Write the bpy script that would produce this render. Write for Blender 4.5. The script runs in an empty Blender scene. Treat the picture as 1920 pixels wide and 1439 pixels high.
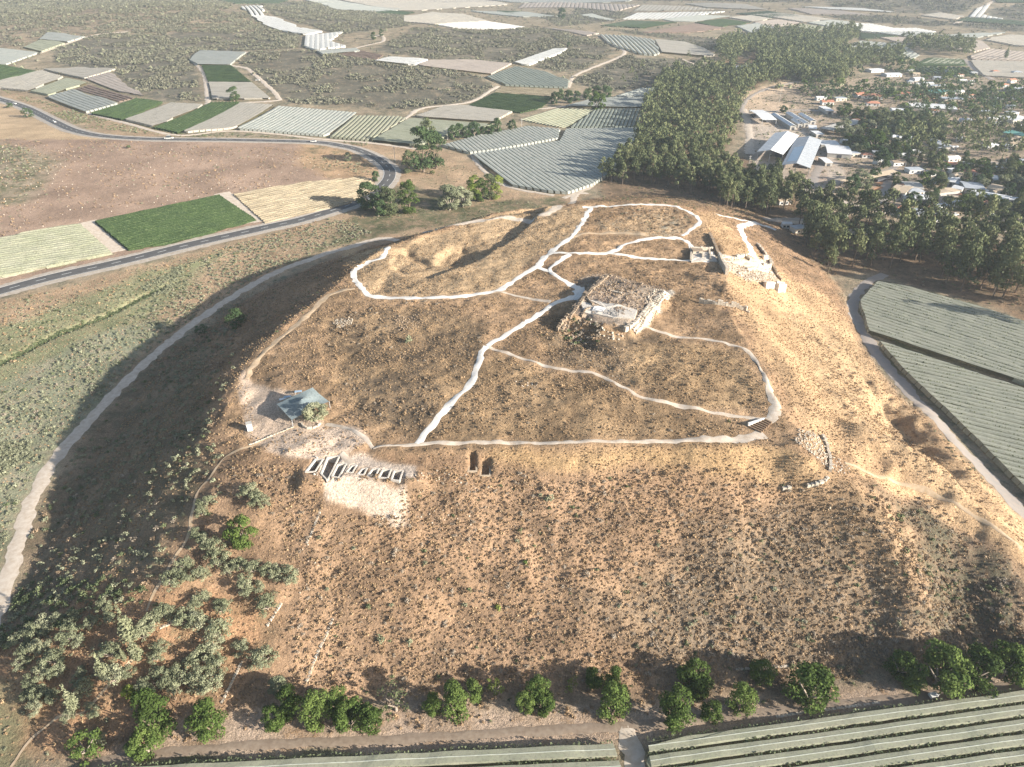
import bpy, math, random
import numpy as np
from mathutils import Vector, Matrix
random.seed(7); RNG = np.random.default_rng(11)
sc = bpy.context.scene
COL = sc.collection
# ------------------------------------------------------------------ camera
CAMH, PITCH, FPX = 150.0, math.radians(32.0), 1333.0
CP, SP = math.cos(PITCH), math.sin(PITCH)
cam = bpy.data.cameras.new("camera"); co = bpy.data.objects.new("camera", cam); COL.objects.link(co)
cam.sensor_fit = 'HORIZONTAL'; cam.angle = 2*math.atan(960/FPX); cam.clip_start = 1; cam.clip_end = 30000
co.location = (0, 0, CAMH); co.rotation_euler = (math.pi/2-PITCH, 0, 0); sc.camera = co
def raydir(x, y):
    u = (np.asarray(x, float)-960)/FPX; v = (719.5-np.asarray(y, float))/FPX
    return np.stack([u, CP+v*SP, -SP+v*CP], -1)
def pz(x, y, z=0.0):                      # photo point on the level z
    d = raydir(x, y); t = (z-CAMH)/d[..., 2]
    return np.stack([d[..., 0]*t, d[..., 1]*t], -1)
def P(pts, z=0.0):
    a = np.array([p[:2] for p in pts], float)
    zz = np.array([p[2] if len(p) > 2 else z for p in pts], float)
    return pz(a[:, 0], a[:, 1], zz)
# ------------------------------------------------------------------ numeric helpers
def hsh(ix, iy, s):
    n = (ix.astype(np.int64)*374761393 + iy.astype(np.int64)*668265263 + s*1442695041) & 0xffffffff
    n = ((n ^ (n >> 13))*1274126177) & 0xffffffff
    return ((n ^ (n >> 16)) & 0xffff)/65535.0
def vnoise(x, y, sc_, s=0):
    x = np.asarray(x)/sc_; y = np.asarray(y)/sc_
    ix = np.floor(x); iy = np.floor(y); fx = x-ix; fy = y-iy
    fx = fx*fx*(3-2*fx); fy = fy*fy*(3-2*fy)
    a = hsh(ix, iy, s); b = hsh(ix+1, iy, s); c = hsh(ix, iy+1, s); d = hsh(ix+1, iy+1, s)
    return (a*(1-fx)+b*fx)*(1-fy)+(c*(1-fx)+d*fx)*fy
def fbm(x, y, sc_, s=0, o=3):
    r = 0; a = 1; t = 0
    for k in range(o):
        r = r+a*vnoise(x, y, sc_/2**k, s+k*17); t += a; a *= .5
    return r/t
def segdist(x, y, poly, closed=True):
    n = len(poly); d = np.full(x.shape, 1e9)
    for i in range(n if closed else n-1):
        a = poly[i]; b = poly[(i+1) % n]; e = b-a; L = e@e+1e-9
        t = np.clip(((x-a[0])*e[0]+(y-a[1])*e[1])/L, 0, 1)
        d = np.minimum(d, (x-a[0]-t*e[0])**2+(y-a[1]-t*e[1])**2)
    return np.sqrt(d)
def inside(x, y, poly):
    r = np.zeros(x.shape, bool); n = len(poly); j = n-1
    for i in range(n):
        xi, yi = poly[i]; xj, yj = poly[j]
        c = ((yi > y) != (yj > y)) & (x < (xj-xi)*(y-yi)/((yj-yi) if yj != yi else 1e-9)+xi)
        r ^= c; j = i
    return r
def sdf(x, y, poly):                       # >0 inside
    d = segdist(x, y, poly); return np.where(inside(x, y, poly), d, -d)
def sstep(a, b, x):
    t = np.clip((x-a)/(b-a), 0, 1); return t*t*(3-2*t)
# ------------------------------------------------------------------ terrain grid
def axis(lo, f0, f1, hi, st, r):
    mid = list(np.arange(f0, f1, st)); s = st; a = mid[0]; left = []
    while a > lo: s *= r; a -= s; left.append(a)
    s = st; b = mid[-1]; right = []
    while b < hi: s = min(s*r, 60); b += s; right.append(b)
    return np.array(left[::-1]+mid+right)
GX = axis(-4800, -190, 250, 4800, .85, 1.0135)
GY = axis(-350, 72, 400, 7000, .85, 1.0125)
X, Y = np.meshgrid(GX, GY)
RIM = [(480,848,27),(415,800,27),(445,715,28),(500,640,29),(570,582,30),(640,530,31),(670,498,31),(730,462,32),(800,438,33),(870,418,34),(950,398,35),(1020,387,36),(1100,381,36),(1200,379,36),(1270,385,36),(1312,405,35),(1345,450,33),(1368,500,32),(1352,560,33),(1390,625,32),(1430,690,31),(1465,765,30),(1500,805,28),(1556,868,23),(1450,838,28),(1300,838,29),(1000,840,29),(780,845,29),(640,852,28)]
TOE = [(10,1180),(110,980),(190,850),(270,730),(370,630),(470,556),(600,496),(700,466),(800,443),(900,420),(1000,396),(1080,378),(1200,362),(1330,372),(1420,393),(1480,430),(1540,490),(1590,560),(1618,650),(1700,760),(1830,900),(1960,1040),(2150,1250),(1900,1252),(1600,1262),(1300,1290),(900,1300),(560,1330),(300,1370),(120,1400),(0,1300)]
rimw, toew = P(RIM), P(TOE)
ctl = [(a[0], a[1], r[2]) for a, r in zip(rimw, RIM)]
for x, y, z in [(1150,570,33.5),(900,520,33),(1100,450,35),(800,700,30),(1100,750,30.5),(1300,700,31.5),(600,700,29),(620,780,28)]:
    w = pz(x, y, z); ctl.append((w[0], w[1], z))
msk = (X > -330) & (X < 420) & (Y > 60) & (Y < 620)
def terrain(x, y):
    h = (fbm(x, y, 420, 3, 3)-.5)*14*sstep(520, 1200, y) + (fbm(x, y, 60, 5, 3)-.5)*1.6
    for px, py, s, a in [(640,160,150,17),(860,85,210,20),(420,70,230,20),(150,70,260,22),(300,150,110,9),(1180,120,170,11),(1650,8,420,45),(1880,25,330,30),(150,320,130,24),(-60,300,120,14),(560,300,70,5),(100,10,500,40),(900,-60,600,10),(1330,60,260,6)]:
        c = pz(px, py, 0); h = h+a*np.exp(-((x-c[0])**2+(y-c[1])**2)/(2*s*s))
    return h
H = terrain(X, Y)
xm, ym = X[msk], Y[msk]
dT = sdf(xm, ym, toew); dR = sdf(xm, ym, rimw)
num = 0; den = 0
for cx, cy, cz in ctl:
    w = 1/(((xm-cx)**2+(ym-cy)**2)**1.3+40); num = num+w*cz; den = den+w
ztop = num/den
t = np.clip(dT/(dT+np.maximum(-dR, 0)+1e-6), 0, 1); t = np.where(dR > 0, 1, t); t = np.where(dT <= 0, 0, t)
# gullies and terraces on the slopes
s = .72*t+.28*sstep(0, 1, t)
hm = ztop*s
slope = np.clip(t*(1-t)*4, 0, 1)*(dR < 0)
hm += slope*((fbm(xm, ym, 26, 21, 3)-.5)*3.6+(fbm(xm, ym, 8, 31, 2)-.5)*1.0)
hm += (dR > 0)*((fbm(xm, ym, 22, 41, 3)-.5)*1.9+(fbm(xm, ym, 5, 43, 2)-.5)*.9)
hm += sstep(-6, 4, dT)*((vnoise(xm, ym, 2.1, 141)-.5)*.42+(vnoise(xm, ym, 3.7, 143)-.5)*.4)
hm += slope*(fbm(xm/4.2+ym*.05+vnoise(xm, ym, 15, 5), ym/14, 1, 151, 3)-.5)*1.0
def ridge(pts, z, w, a, pw=2.0):
    global hm
    q = P(pts, z); d = segdist(xm, ym, q, False); hm = hm+a*np.exp(-(d/w)**pw)
def basin(pts, z, depth, soft, ns=1.0):
    global hm
    q = P(pts, z); d = sdf(xm+ (vnoise(xm, ym, 4, 77)-.5)*ns*2, ym+(vnoise(xm, ym, 4, 78)-.5)*ns*2, q)
    hm = hm-depth*sstep(-soft, soft, d)
# great shaft and the long scarp beside it
q = P([(1030,390),(1012,402),(990,425),(965,447),(930,465),(900,483),(860,498),(810,515),(760,512),(735,495),(735,468),(800,440),(900,410),(1000,386)], 33)
sc_ = P([(1020,396),(990,425),(965,447),(930,465),(900,483),(850,500)], 33)
hm -= 3.4*sstep(-1.6, 1.6, sdf(xm+(vnoise(xm, ym, 5, 77)-.5)*2, ym, q))*np.exp(-segdist(xm, ym, sc_, False)/26)
basin([(820,478),(838,466),(868,462),(892,470),(888,480),(850,492),(818,493)], 31, 2.6, 1.6, .8)
basin([(757,475),(775,487),(800,498),(812,492),(785,478),(765,468)], 31, 1.6, 1.2)
basin([(705,545),(715,515),(740,502),(760,505),(745,525),(725,548)], 31, 1.1, 2.6)
ridge([(700,505),(760,512),(830,506)], 32, 5, 1.2)
# palace platform
PAL = [(1137,512),(1100,548),(1062,590),(1120,600),(1190,612),(1215,583),(1250,546),(1200,530)]
palw = P(PAL, 36)
hm += 2.3*sstep(-2.8, .8, sdf(xm+(vnoise(xm, ym, 3.5, 201)-.5)*3, ym+(vnoise(xm, ym, 3.5, 203)-.5)*3, palw))
hm += sstep(-6, -1, sdf(xm, ym, palw))*(vnoise(xm, ym, 1.8, 205)-.5)*.6
basin([(1048,620),(1080,598),(1125,606),(1110,640),(1060,650),(1020,640)], 33, 1.8, 2.5, 2)
# gullies of the right hand slope and the spur
ridge([(1600,878),(1680,905),(1760,935),(1830,975),(1900,1020)], 9, 7, 5.0)
ridge([(1640,742),(1715,770),(1775,845),(1830,915),(1900,990)], 3, 8, 3.4)
basin([(1640,745),(1675,750),(1720,800),(1755,880),(1740,905),(1690,890),(1665,850),(1645,790)], 3, 6.4, 11, 3)
ridge([(1570,800),(1620,850),(1690,905),(1740,925)], 7, 6, 2.2)
ridge([(1500,960),(1600,1010),(1690,1065),(1720,1110),(1740,1160)], 10, 7, 4.2)
basin([(1620,930),(1720,950),(1860,1050),(1880,1160),(1760,1170),(1730,1090),(1650,1010)], 8, 3.5, 8, 3)
ridge([(1330,560),(1400,600),(1470,690),(1540,790)], 24, 6, 1.6)
# trenches
TR = [[(574,885),(592,862),(604,862),(590,884)],[(603,888),(615,858),(635,856),(614,899)],[(624,893),(634,872),(648,870),(634,895)],[(651,885),(660,875),(667,873),(660,886)],[(672,889),(680,880),(687,879),(681,890)],[(690,892),(699,881),(709,880),(703,893)],[(711,895),(718,882),(732,881),(726,896)],[(735,899),(740,884),(754,884),(748,901)]]
TZ = 27.0
trw = [P(q, TZ) for q in TR]
tra = P([(592,850),(650,862),(700,868),(764,876),(800,872),(790,890),(752,906),(745,968),(610,965),(600,905),(566,893),(576,862)], TZ)
flat = sstep(-2, 2, sdf(xm, ym, tra)); yl = (tra[:4, 1].mean())
spoil = P([(604,910),(754,916),(754,968),(700,970),(606,962)], 24)
trench_area = P([(562,846),(790,862),(800,900),(756,912),(560,906)], TZ)
k = sstep(-1.5, 1.5, sdf(xm, ym, trench_area)); hm = hm*(1-k)+k*TZ*1.0
k = sstep(-2, 2, sdf(xm, ym, spoil)); ys0, ys1 = spoil[0, 1], spoil[3, 1]
hm = hm*(1-k)+k*(TZ-8.5*np.clip((ys0-ym)/(ys0-ys1), 0, 1)+.5+(fbm(xm,ym,3,91,2)-.5)*.5)
for q in trw: hm -= 3.2*sstep(-.35, .35, sdf(xm, ym, q))
for q in [[(878,880),(880,856),(892,856),(893,880)],[(900,886),(902,864),(918,864),(918,886)]]: hm -= 2.0*sstep(-.4, .4, sdf(xm, ym, P(q, 27)))
basin([(470,700),(520,730),(600,790),(660,820),(650,845),(560,850),(480,830),(440,760)], 28, .4, 4)
base = H[msk]*0.35
wgt = sstep(0, 1, np.clip(dT/14, 0, 1))
H[msk] = base*(1-wgt) + hm
H[~msk] = H[~msk]*np.clip(.35+.65*sstep(60, 420, np.maximum(np.abs(X[~msk]-45)-375, Y[~msk]-620)), .35, 1)
# stream ditch
dw = P([(-300,800),(-100,725),(0,683),(100,632),(200,594),(275,556),(330,532)], 0)
b = (X > -420) & (X < -60) & (Y > 150) & (Y < 460)
H[b] -= 1.3*np.exp(-(segdist(X[b], Y[b], dw, False)/2.0)**2)
def hz(x, y):
    x = np.atleast_1d(np.asarray(x, float)); y = np.atleast_1d(np.asarray(y, float))
    i = np.clip(np.searchsorted(GX, x)-1, 0, len(GX)-2); j = np.clip(np.searchsorted(GY, y)-1, 0, len(GY)-2)
    fx = np.clip((x-GX[i])/(GX[i+1]-GX[i]), 0, 1); fy = np.clip((y-GY[j])/(GY[j+1]-GY[j]), 0, 1)
    return (H[j, i]*(1-fx)+H[j, i+1]*fx)*(1-fy)+(H[j+1, i]*(1-fx)+H[j+1, i+1]*fx)*fy
def cast(pts, dz=0.0):
    a = np.array([p[:2] for p in pts], float); d = raydir(a[:, 0], a[:, 1]); n = len(a)
    dz = np.zeros(n)+dz; ts = 60*1.006**np.arange(0, 860); lo = np.full(n, ts[-1]); hi = lo.copy(); done = np.zeros(n, bool)
    for k in range(len(ts)-1):
        q = d*ts[k+1]; below = (CAMH+q[:, 2] < hz(q[:, 0], q[:, 1])+dz) & ~done
        lo[below] = ts[k]; hi[below] = ts[k+1]; done |= below
        if done.all(): break
    for _ in range(22):
        m = (lo+hi)/2; q = d*m[:, None]; bl = CAMH+q[:, 2] < hz(q[:, 0], q[:, 1])+dz
        hi = np.where(bl, m, hi); lo = np.where(bl, lo, m)
    q = d*hi[:, None]
    return np.stack([q[:, 0], q[:, 1], hz(q[:, 0], q[:, 1])], -1)
def dens(poly, n):
    out = []
    for i in range(len(poly)):
        a = poly[i]; b = poly[(i+1) % len(poly)]
        for k in range(n): out.append(a+(b-a)*k/n)
    return np.array(out)
def catmull(p, n=6):
    p = np.asarray(p, float); q = np.vstack([2*p[0]-p[1], p, 2*p[-1]-p[-2]]); o = []
    for i in range(1, len(q)-2):
        for k in range(n):
            t = k/n; o.append(.5*((2*q[i])+(-q[i-1]+q[i+1])*t+(2*q[i-1]-5*q[i]+4*q[i+1]-q[i+2])*t*t+(-q[i-1]+3*q[i]-3*q[i+1]+q[i+2])*t**3))
    o.append(q[-2]); return np.array(o)
def castpoly(pts, dz=0.0): return cast(dens(np.array(pts, float), 3), dz)[:, :2]
# ------------------------------------------------------------------ mesh + object helpers
def rawmesh(name, V, F, mat=None, smooth=False):
    V = np.asarray(V, np.float32); me = bpy.data.meshes.new(name)
    if isinstance(F, np.ndarray):
        nf, k = F.shape
        me.vertices.add(len(V)); me.vertices.foreach_set("co", V.ravel())
        me.loops.add(nf*k); me.loops.foreach_set("vertex_index", F.astype(np.int32).ravel())
        me.polygons.add(nf); me.polygons.foreach_set("loop_start", np.arange(0, nf*k, k, dtype=np.int32))
        me.update(calc_edges=True)
    else:
        me.from_pydata([tuple(map(float, v)) for v in V], [], F)
    if mat: me.materials.append(mat)
    me.polygons.foreach_set("use_smooth", np.full(len(me.polygons), bool(smooth)))
    return me
def link(name, me, parent=None, loc=None, rz=0, scl=None):
    o = bpy.data.objects.new(name, me); COL.objects.link(o)
    if parent: o.parent = parent
    if loc is not None: o.location = loc
    if rz: o.rotation_euler = (0, 0, rz)
    if scl is not None: o.scale = scl if hasattr(scl, '__len__') else (scl,)*3
    return o
def tag(o, label=None, cat=None, group=None, kind=None):
    if label: o["label"] = label
    if cat: o["category"] = cat
    if group: o["group"] = group
    if kind: o["kind"] = kind
    return o
def thing(name, label, cat, loc, rz=0, group=None, scl=None):
    return tag(link(name, None, None, loc, rz, scl), label, cat, group)
class MB:
    def __init__(s): s.v = []; s.f = []
    def box(s, c, sz, rz=0, taper=1.0):
        x, y, z = sz[0]/2, sz[1]/2, sz[2]; n = len(s.v); ca, sa = math.cos(rz), math.sin(rz)
        for zz, k in ((0, 1), (z, taper)):
            for dx, dy in ((-x, -y), (x, -y), (x, y), (-x, y)):
                dx *= k; dy *= k
                s.v.append((c[0]+dx*ca-dy*sa, c[1]+dx*sa+dy*ca, c[2]+zz))
        for f in ((0, 3, 2, 1), (4, 5, 6, 7), (0, 1, 5, 4), (1, 2, 6, 5), (2, 3, 7, 6), (3, 0, 4, 7)): s.f.append(tuple(n+i for i in f))
        return s
    def tube(s, a, b, r0, r1, k=6):
        a = Vector(a); b = Vector(b); d = (b-a).normalized(); u = d.orthogonal().normalized(); w = d.cross(u); n = len(s.v)
        for p, r in ((a, r0), (b, r1)):
            for i in range(k):
                t = 2*math.pi*i/k; s.v.append(tuple(p+u*(r*math.cos(t))+w*(r*math.sin(t))))
        for i in range(k): j = (i+1) % k; s.f.append((n+i, n+j, n+k+j, n+k+i))
        s.f.append(tuple(n+k+i for i in range(k))); return s
    def poly(s, pts):
        n = len(s.v); s.v += [tuple(p) for p in pts]; s.f.append(tuple(range(n, n+len(pts)))); return s
    def mesh(s, name, mat, smooth=False): return rawmesh(name, np.array(s.v), s.f, mat, smooth)
    def obj(s, name, mat, parent=None, **k): return link(name, s.mesh(name, mat), parent, **k)
# ------------------------------------------------------------------ materials
def newmat(name):
    m = bpy.data.materials.new(name); m.use_nodes = True; nt = m.node_tree; nt.nodes.clear()
    out = nt.nodes.new('ShaderNodeOutputMaterial'); b = nt.nodes.new('ShaderNodeBsdfPrincipled')
    nt.links.new(b.outputs[0], out.inputs[0]); b.inputs['Roughness'].default_value = .9
    b.inputs['Specular IOR Level'].default_value = .15
    return m, nt, b, out
def N(nt, t, **k):
    n = nt.nodes.new(t)
    for a, v in k.items(): setattr(n, a, v)
    return n
def noise(nt, vec, scale, detail=3, rough=.6):
    n = N(nt, 'ShaderNodeTexNoise'); n.inputs['Scale'].default_value = scale; n.inputs['Detail'].default_value = detail
    n.inputs['Roughness'].default_value = rough
    if vec is not None: nt.links.new(vec, n.inputs['Vector'])
    return n.outputs['Fac']
def maprange(nt, v, a, b, c, d):
    n = N(nt, 'ShaderNodeMapRange'); nt.links.new(v, n.inputs[0])
    for i, q in enumerate((a, b, c, d)): n.inputs[i+1].default_value = q
    return n.outputs[0]
def mixc(nt, f, a, b, mode='MIX'):
    n = N(nt, 'ShaderNodeMix', data_type='RGBA', blend_type=mode)
    for s_, v in ((0, f), (6, a), (7, b)):
        if isinstance(v, bpy.types.NodeSocket): nt.links.new(v, n.inputs[s_])
        elif isinstance(v, (tuple, list)): n.inputs[s_].default_value = (*v, 1)
        else: n.inputs[s_].default_value = v
    return n.outputs[2]
def wpos(nt): return N(nt, 'ShaderNodeNewGeometry').outputs['Position']
def scalec(nt, col, fac):
    n = N(nt, 'ShaderNodeVectorMath', operation='SCALE')
    if isinstance(col, (tuple, list)): n.inputs[0].default_value = col
    else: nt.links.new(col, n.inputs[0])
    nt.links.new(fac, n.inputs['Scale']); return n.outputs[0]
def plain(name, c, c2=None, scale=.5, var=.25, rough=.85, bump=0, spec=.15):
    m, nt, b, _ = newmat(name); w = wpos(nt)
    f = noise(nt, w, scale, 4, .65)
    col = mixc(nt, maprange(nt, f, .35, .65, 0, 1), c, c2 or tuple(x*.75 for x in c))
    oi = N(nt, 'ShaderNodeObjectInfo').outputs['Random']
    col = scalec(nt, col, maprange(nt, oi, 0, 1, 1-var*.5, 1+var*.5))
    nt.links.new(col, b.inputs['Base Color']); b.inputs['Roughness'].default_value = rough; b.inputs['Specular IOR Level'].default_value = spec
    if bump:
        bp = N(nt, 'ShaderNodeBump'); bp.inputs['Distance'].default_value = bump; nt.links.new(noise(nt, w, scale*6, 3), bp.inputs['Height']); nt.links.new(bp.outputs[0], b.inputs['Normal'])
    return m
def foliage(name, cols, trans=.25, nsc=.35):
    m, nt, b, out = newmat(name); w = wpos(nt)
    oi = N(nt, 'ShaderNodeObjectInfo').outputs['Random']
    f = noise(nt, w, nsc, 4, .7)
    mm = N(nt, 'ShaderNodeMath', operation='MULTIPLY_ADD'); nt.links.new(oi, mm.inputs[0]); mm.inputs[1].default_value = .5; nt.links.new(maprange(nt, f, .3, .7, 0, .6), mm.inputs[2])
    r = N(nt, 'ShaderNodeValToRGB'); nt.links.new(mm.outputs[0], r.inputs[0]); e = r.color_ramp.elements
    e[0].position = .1; e[0].color = (*cols[0], 1); e[1].position = .95; e[1].color = (*cols[-1], 1)
    for i, c in enumerate(cols[1:-1]): q = e.new(.1+.85*(i+1)/(len(cols)-1)); q.color = (*c, 1)
    nt.links.new(r.outputs[0], b.inputs['Base Color'])
    if trans:
        tb = N(nt, 'ShaderNodeBsdfTranslucent'); nt.links.new(r.outputs[0], tb.inputs[0])
        mx = N(nt, 'ShaderNodeMixShader'); mx.inputs[0].default_value = trans
        nt.links.new(b.outputs[0], mx.inputs[1]); nt.links.new(tb.outputs[0], mx.inputs[2]); nt.links.new(mx.outputs[0], out.inputs[0])
    return m
M = {}
def ground_material():
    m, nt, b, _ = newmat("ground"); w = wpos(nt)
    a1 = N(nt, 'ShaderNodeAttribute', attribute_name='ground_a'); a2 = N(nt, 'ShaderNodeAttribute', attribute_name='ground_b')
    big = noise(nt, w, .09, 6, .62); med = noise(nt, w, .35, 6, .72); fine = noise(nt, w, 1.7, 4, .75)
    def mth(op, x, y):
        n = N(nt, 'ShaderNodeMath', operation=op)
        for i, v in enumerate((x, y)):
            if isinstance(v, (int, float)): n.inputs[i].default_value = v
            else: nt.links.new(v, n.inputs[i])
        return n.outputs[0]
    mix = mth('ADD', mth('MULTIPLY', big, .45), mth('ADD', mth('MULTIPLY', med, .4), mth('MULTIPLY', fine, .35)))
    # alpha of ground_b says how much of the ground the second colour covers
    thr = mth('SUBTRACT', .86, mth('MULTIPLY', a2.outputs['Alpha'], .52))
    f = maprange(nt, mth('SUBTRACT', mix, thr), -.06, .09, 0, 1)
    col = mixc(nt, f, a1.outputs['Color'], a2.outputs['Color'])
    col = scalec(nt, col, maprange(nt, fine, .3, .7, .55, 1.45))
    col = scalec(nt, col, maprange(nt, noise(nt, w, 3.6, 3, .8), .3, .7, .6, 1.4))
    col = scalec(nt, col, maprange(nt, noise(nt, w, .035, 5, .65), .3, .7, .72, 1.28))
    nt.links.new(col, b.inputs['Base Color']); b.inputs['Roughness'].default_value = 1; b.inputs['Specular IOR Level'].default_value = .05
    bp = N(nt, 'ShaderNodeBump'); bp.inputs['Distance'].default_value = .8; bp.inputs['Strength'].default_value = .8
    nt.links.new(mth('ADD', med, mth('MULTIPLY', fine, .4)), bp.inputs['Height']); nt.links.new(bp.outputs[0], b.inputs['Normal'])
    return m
# ------------------------------------------------------------------ ground colour zones
TAN = (.395,.262,.158); GOLD = (.40,.27,.157); BRN = (.175,.12,.072); DK = (.105,.08,.056); SAGE = (.17,.175,.105); OLV = (.10,.105,.055)
RED = (.31,.218,.158); PINK = (.47,.37,.28); PALE = (.52,.43,.32); GREYB = (.20,.16,.12)
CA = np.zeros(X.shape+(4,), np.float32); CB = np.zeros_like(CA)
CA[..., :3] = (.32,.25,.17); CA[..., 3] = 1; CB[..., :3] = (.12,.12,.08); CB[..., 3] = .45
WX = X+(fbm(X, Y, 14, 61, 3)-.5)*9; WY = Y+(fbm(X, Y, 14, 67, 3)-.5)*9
def zone(pts, a, bb, cov, soft=3.0, z=None, amt=1.0, world=None):
    q = world if world is not None else (castpoly(pts) if z is None else P(pts, z))
    lo = q.min(0)-soft*3-12; hi = q.max(0)+soft*3+12
    j0, j1 = np.searchsorted(GY, lo[1]), np.searchsorted(GY, hi[1]); i0, i1 = np.searchsorted(GX, lo[0]), np.searchsorted(GX, hi[0])
    if j1 <= j0 or i1 <= i0: return
    sl = (slice(j0, j1), slice(i0, i1))
    k = (sstep(-soft, soft, sdf(WX[sl], WY[sl], q))*amt)[..., None]
    CA[sl] = CA[sl]*(1-k)+k*np.array((*a, 1)); CB[sl] = CB[sl]*(1-k)+k*np.array((*bb, cov))
zone([(-300,175),(0,192),(130,250),(330,262),(600,270),(700,300),(730,330),(690,370),(500,425),(0,540),(-300,620)], RED, BRN, .28, 6)
zone([(-300,170),(0,192),(60,212),(130,248),(200,262),(60,262),(-300,250)], (.44,.32,.2), BRN, .1, 5)
zone([(-300,290),(0,265),(120,300),(60,380),(-300,420)], (.36,.28,.2), OLV, .5, 8)
zone([(560,262),(690,290),(725,335),(620,335),(560,310)], TAN, OLV, .4, 6)
zone([(-600,700),(-100,580),(0,565),(300,490),(640,400),(720,350),(730,300),(620,262),(200,255),(0,180),(0,165),(200,215),(340,255),(700,270),(860,285),(960,350),(1100,365),(1070,385),(740,455),(560,495),(430,560),(300,650),(180,780),(60,930),(0,1090),(-300,1600),(-900,1600)], (.38,.265,.17), (.22,.18,.11), .42, 5)
zone([(700,360),(760,345),(900,380),(1050,370),(1060,385),(900,412),(700,445),(560,490),(650,420)], (.3,.215,.14), OLV, .55, 5)
zone([(-500,660),(0,610),(150,560),(250,520),(330,500),(420,470),(350,540),(270,600),(0,760),(-400,900)], (.31,.27,.16), (.22,.225,.12), .55, 5)
zone([(-600,850),(0,720),(150,640),(280,600),(330,600),(240,690),(180,770),(60,920),(0,1080),(-300,1600),(-700,1500)], (.34,.29,.20), (.22,.225,.145), .6, 5)
zone(None, (.31,.2,.122), (.15,.11,.072), .42, 4, world=toew)
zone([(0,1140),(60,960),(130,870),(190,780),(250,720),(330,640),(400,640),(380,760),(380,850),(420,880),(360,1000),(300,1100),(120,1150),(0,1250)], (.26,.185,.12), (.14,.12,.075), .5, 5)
zone(None, TAN, BRN, .50, 2, world=rimw)
zone([(640,470),(740,465),(900,410),(1020,388),(1100,385),(1090,430),(1010,490),(930,545),(800,560),(690,550)], (.40,.285,.172), BRN, .30, 3)
zone([(600,600),(760,570),(900,600),(900,650),(860,760),(800,820),(700,800),(640,720)], (.345,.235,.135), DK, .55, 4)
zone([(870,700),(930,670),(1100,710),(1300,780),(1400,800),(1380,820),(900,822),(810,815)], (.36,.245,.14), BRN, .52, 3)
zone([(1000,620),(1180,620),(1260,650),(1200,720),(1040,680)], (.36,.25,.15), DK, .55, 3)
zone([(1200,640),(1380,660),(1420,700),(1440,760),(1300,760),(1160,700)], (.365,.25,.142), BRN, .48, 3)
zone([(1350,400),(1390,450),(1480,520),(1560,560),(1610,640),(1680,740),(1800,860),(2000,1060),(1900,1080),(1760,930),(1600,860),(1560,850),(1490,790),(1460,720),(1420,640),(1370,560),(1300,400)], GOLD, (.25,.17,.1), .22, 4)
zone([(1460,560),(1580,620),(1690,760),(1780,860),(1850,950),(1780,930),(1680,860),(1600,800),(1520,700)], (.42,.29,.17), (.2,.15,.1), .38, 5)
zone([(1470,840),(1560,890),(1500,930),(1360,900),(1200,880),(900,880),(900,845),(1300,838)], (.42,.28,.15), BRN, .25, 3)
zone([(420,860),(620,900),(900,900),(1300,900),(1560,930),(1600,1260),(1300,1290),(600,1300),(300,1300),(330,1000)], (.385,.252,.155), (.17,.116,.076), .5, 5)
zone([(1300,1000),(1560,930),(1900,1060),(2000,1250),(1300,1290),(1100,1150)], (.335,.235,.148), (.155,.12,.085), .58, 8)
zone([(1560,900),(1700,930),(1900,1030),(1950,1250),(1750,1180),(1640,1050)], (.26,.18,.12), (.12,.105,.07), .6, 6)
zone([(1400,870),(1600,880),(1720,1000),(1740,1120),(1640,1080),(1560,960)], (.40,.27,.157), BRN, .3, 5, amt=.6)
zone([(1590,868),(1700,900),(1850,950),(1990,1060),(1940,1070),(1800,990),(1700,930),(1600,890)], (.42,.285,.165), BRN, .2, 2)
zone([(160,1380),(500,1330),(900,1320),(1160,1310),(1600,1300),(1920,1255),(2200,1220),(2250,1300),(1920,1310),(1200,1390),(160,1445)], (.40,.30,.22), (.26,.17,.1), .42, 3)
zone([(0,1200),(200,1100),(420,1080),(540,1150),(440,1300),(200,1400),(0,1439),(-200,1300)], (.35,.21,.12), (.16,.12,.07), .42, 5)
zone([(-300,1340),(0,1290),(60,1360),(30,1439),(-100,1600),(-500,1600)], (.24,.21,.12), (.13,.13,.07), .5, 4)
zone([(462,690),(482,715),(540,728),(600,775),(612,798),(655,805),(690,840),(655,868),(640,850),(560,850),(490,852),(465,810),(450,740)], (.50,.385,.29), (.38,.27,.18), .3, 1.2)
zone([(1090,520),(1140,512),(1250,546),(1195,612),(1062,592)], (.36,.29,.22), (.17,.12,.09), .5, 1.5)
zone([(1250,543),(1262,552),(1205,612),(1185,612)], (.6,.54,.45), (.45,.4,.33), .3, .8)
zone([(1340,480),(1450,497),(1470,535),(1400,525),(1355,500)], (.52,.44,.35), (.3,.23,.16), .4, 1.5)
zone([(606,905),(640,893),(755,904),(750,965),(735,970),(690,968),(606,958)], (.56,.445,.345), (.49,.385,.29), .3, .8)
zone([(640,862),(720,868),(790,873),(785,890),(756,898),(700,893),(600,900),(590,880),(600,855)], (.50,.41,.33), (.38,.3,.23), .25, 1)
zone([(1125,420),(1250,395),(1310,420),(1260,445),(1180,440),(1130,436)], (.4,.28,.17), (.3,.3,.24), .35, 3)
zone([(1560,0),(1120,345),(1130,380),(1330,385),(1450,420),(1560,520),(1640,510),(1920,600),(2300,740),(2300,520),(1900,460),(1700,430),(1500,380),(1420,300),(1360,290),(1390,210),(1420,160),(1560,120),(1700,100),(1600,90),(1460,60),(1360,110),(1220,170),(1190,260)][1:], (.26,.175,.11), (.13,.1,.065), .5, 5)
zone([(1400,170),(1560,150),(1800,130),(2300,140),(2300,520),(1900,440),(1640,390),(1480,350),(1400,300)], (.38,.29,.21), (.2,.17,.12), .45, 6)
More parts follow.
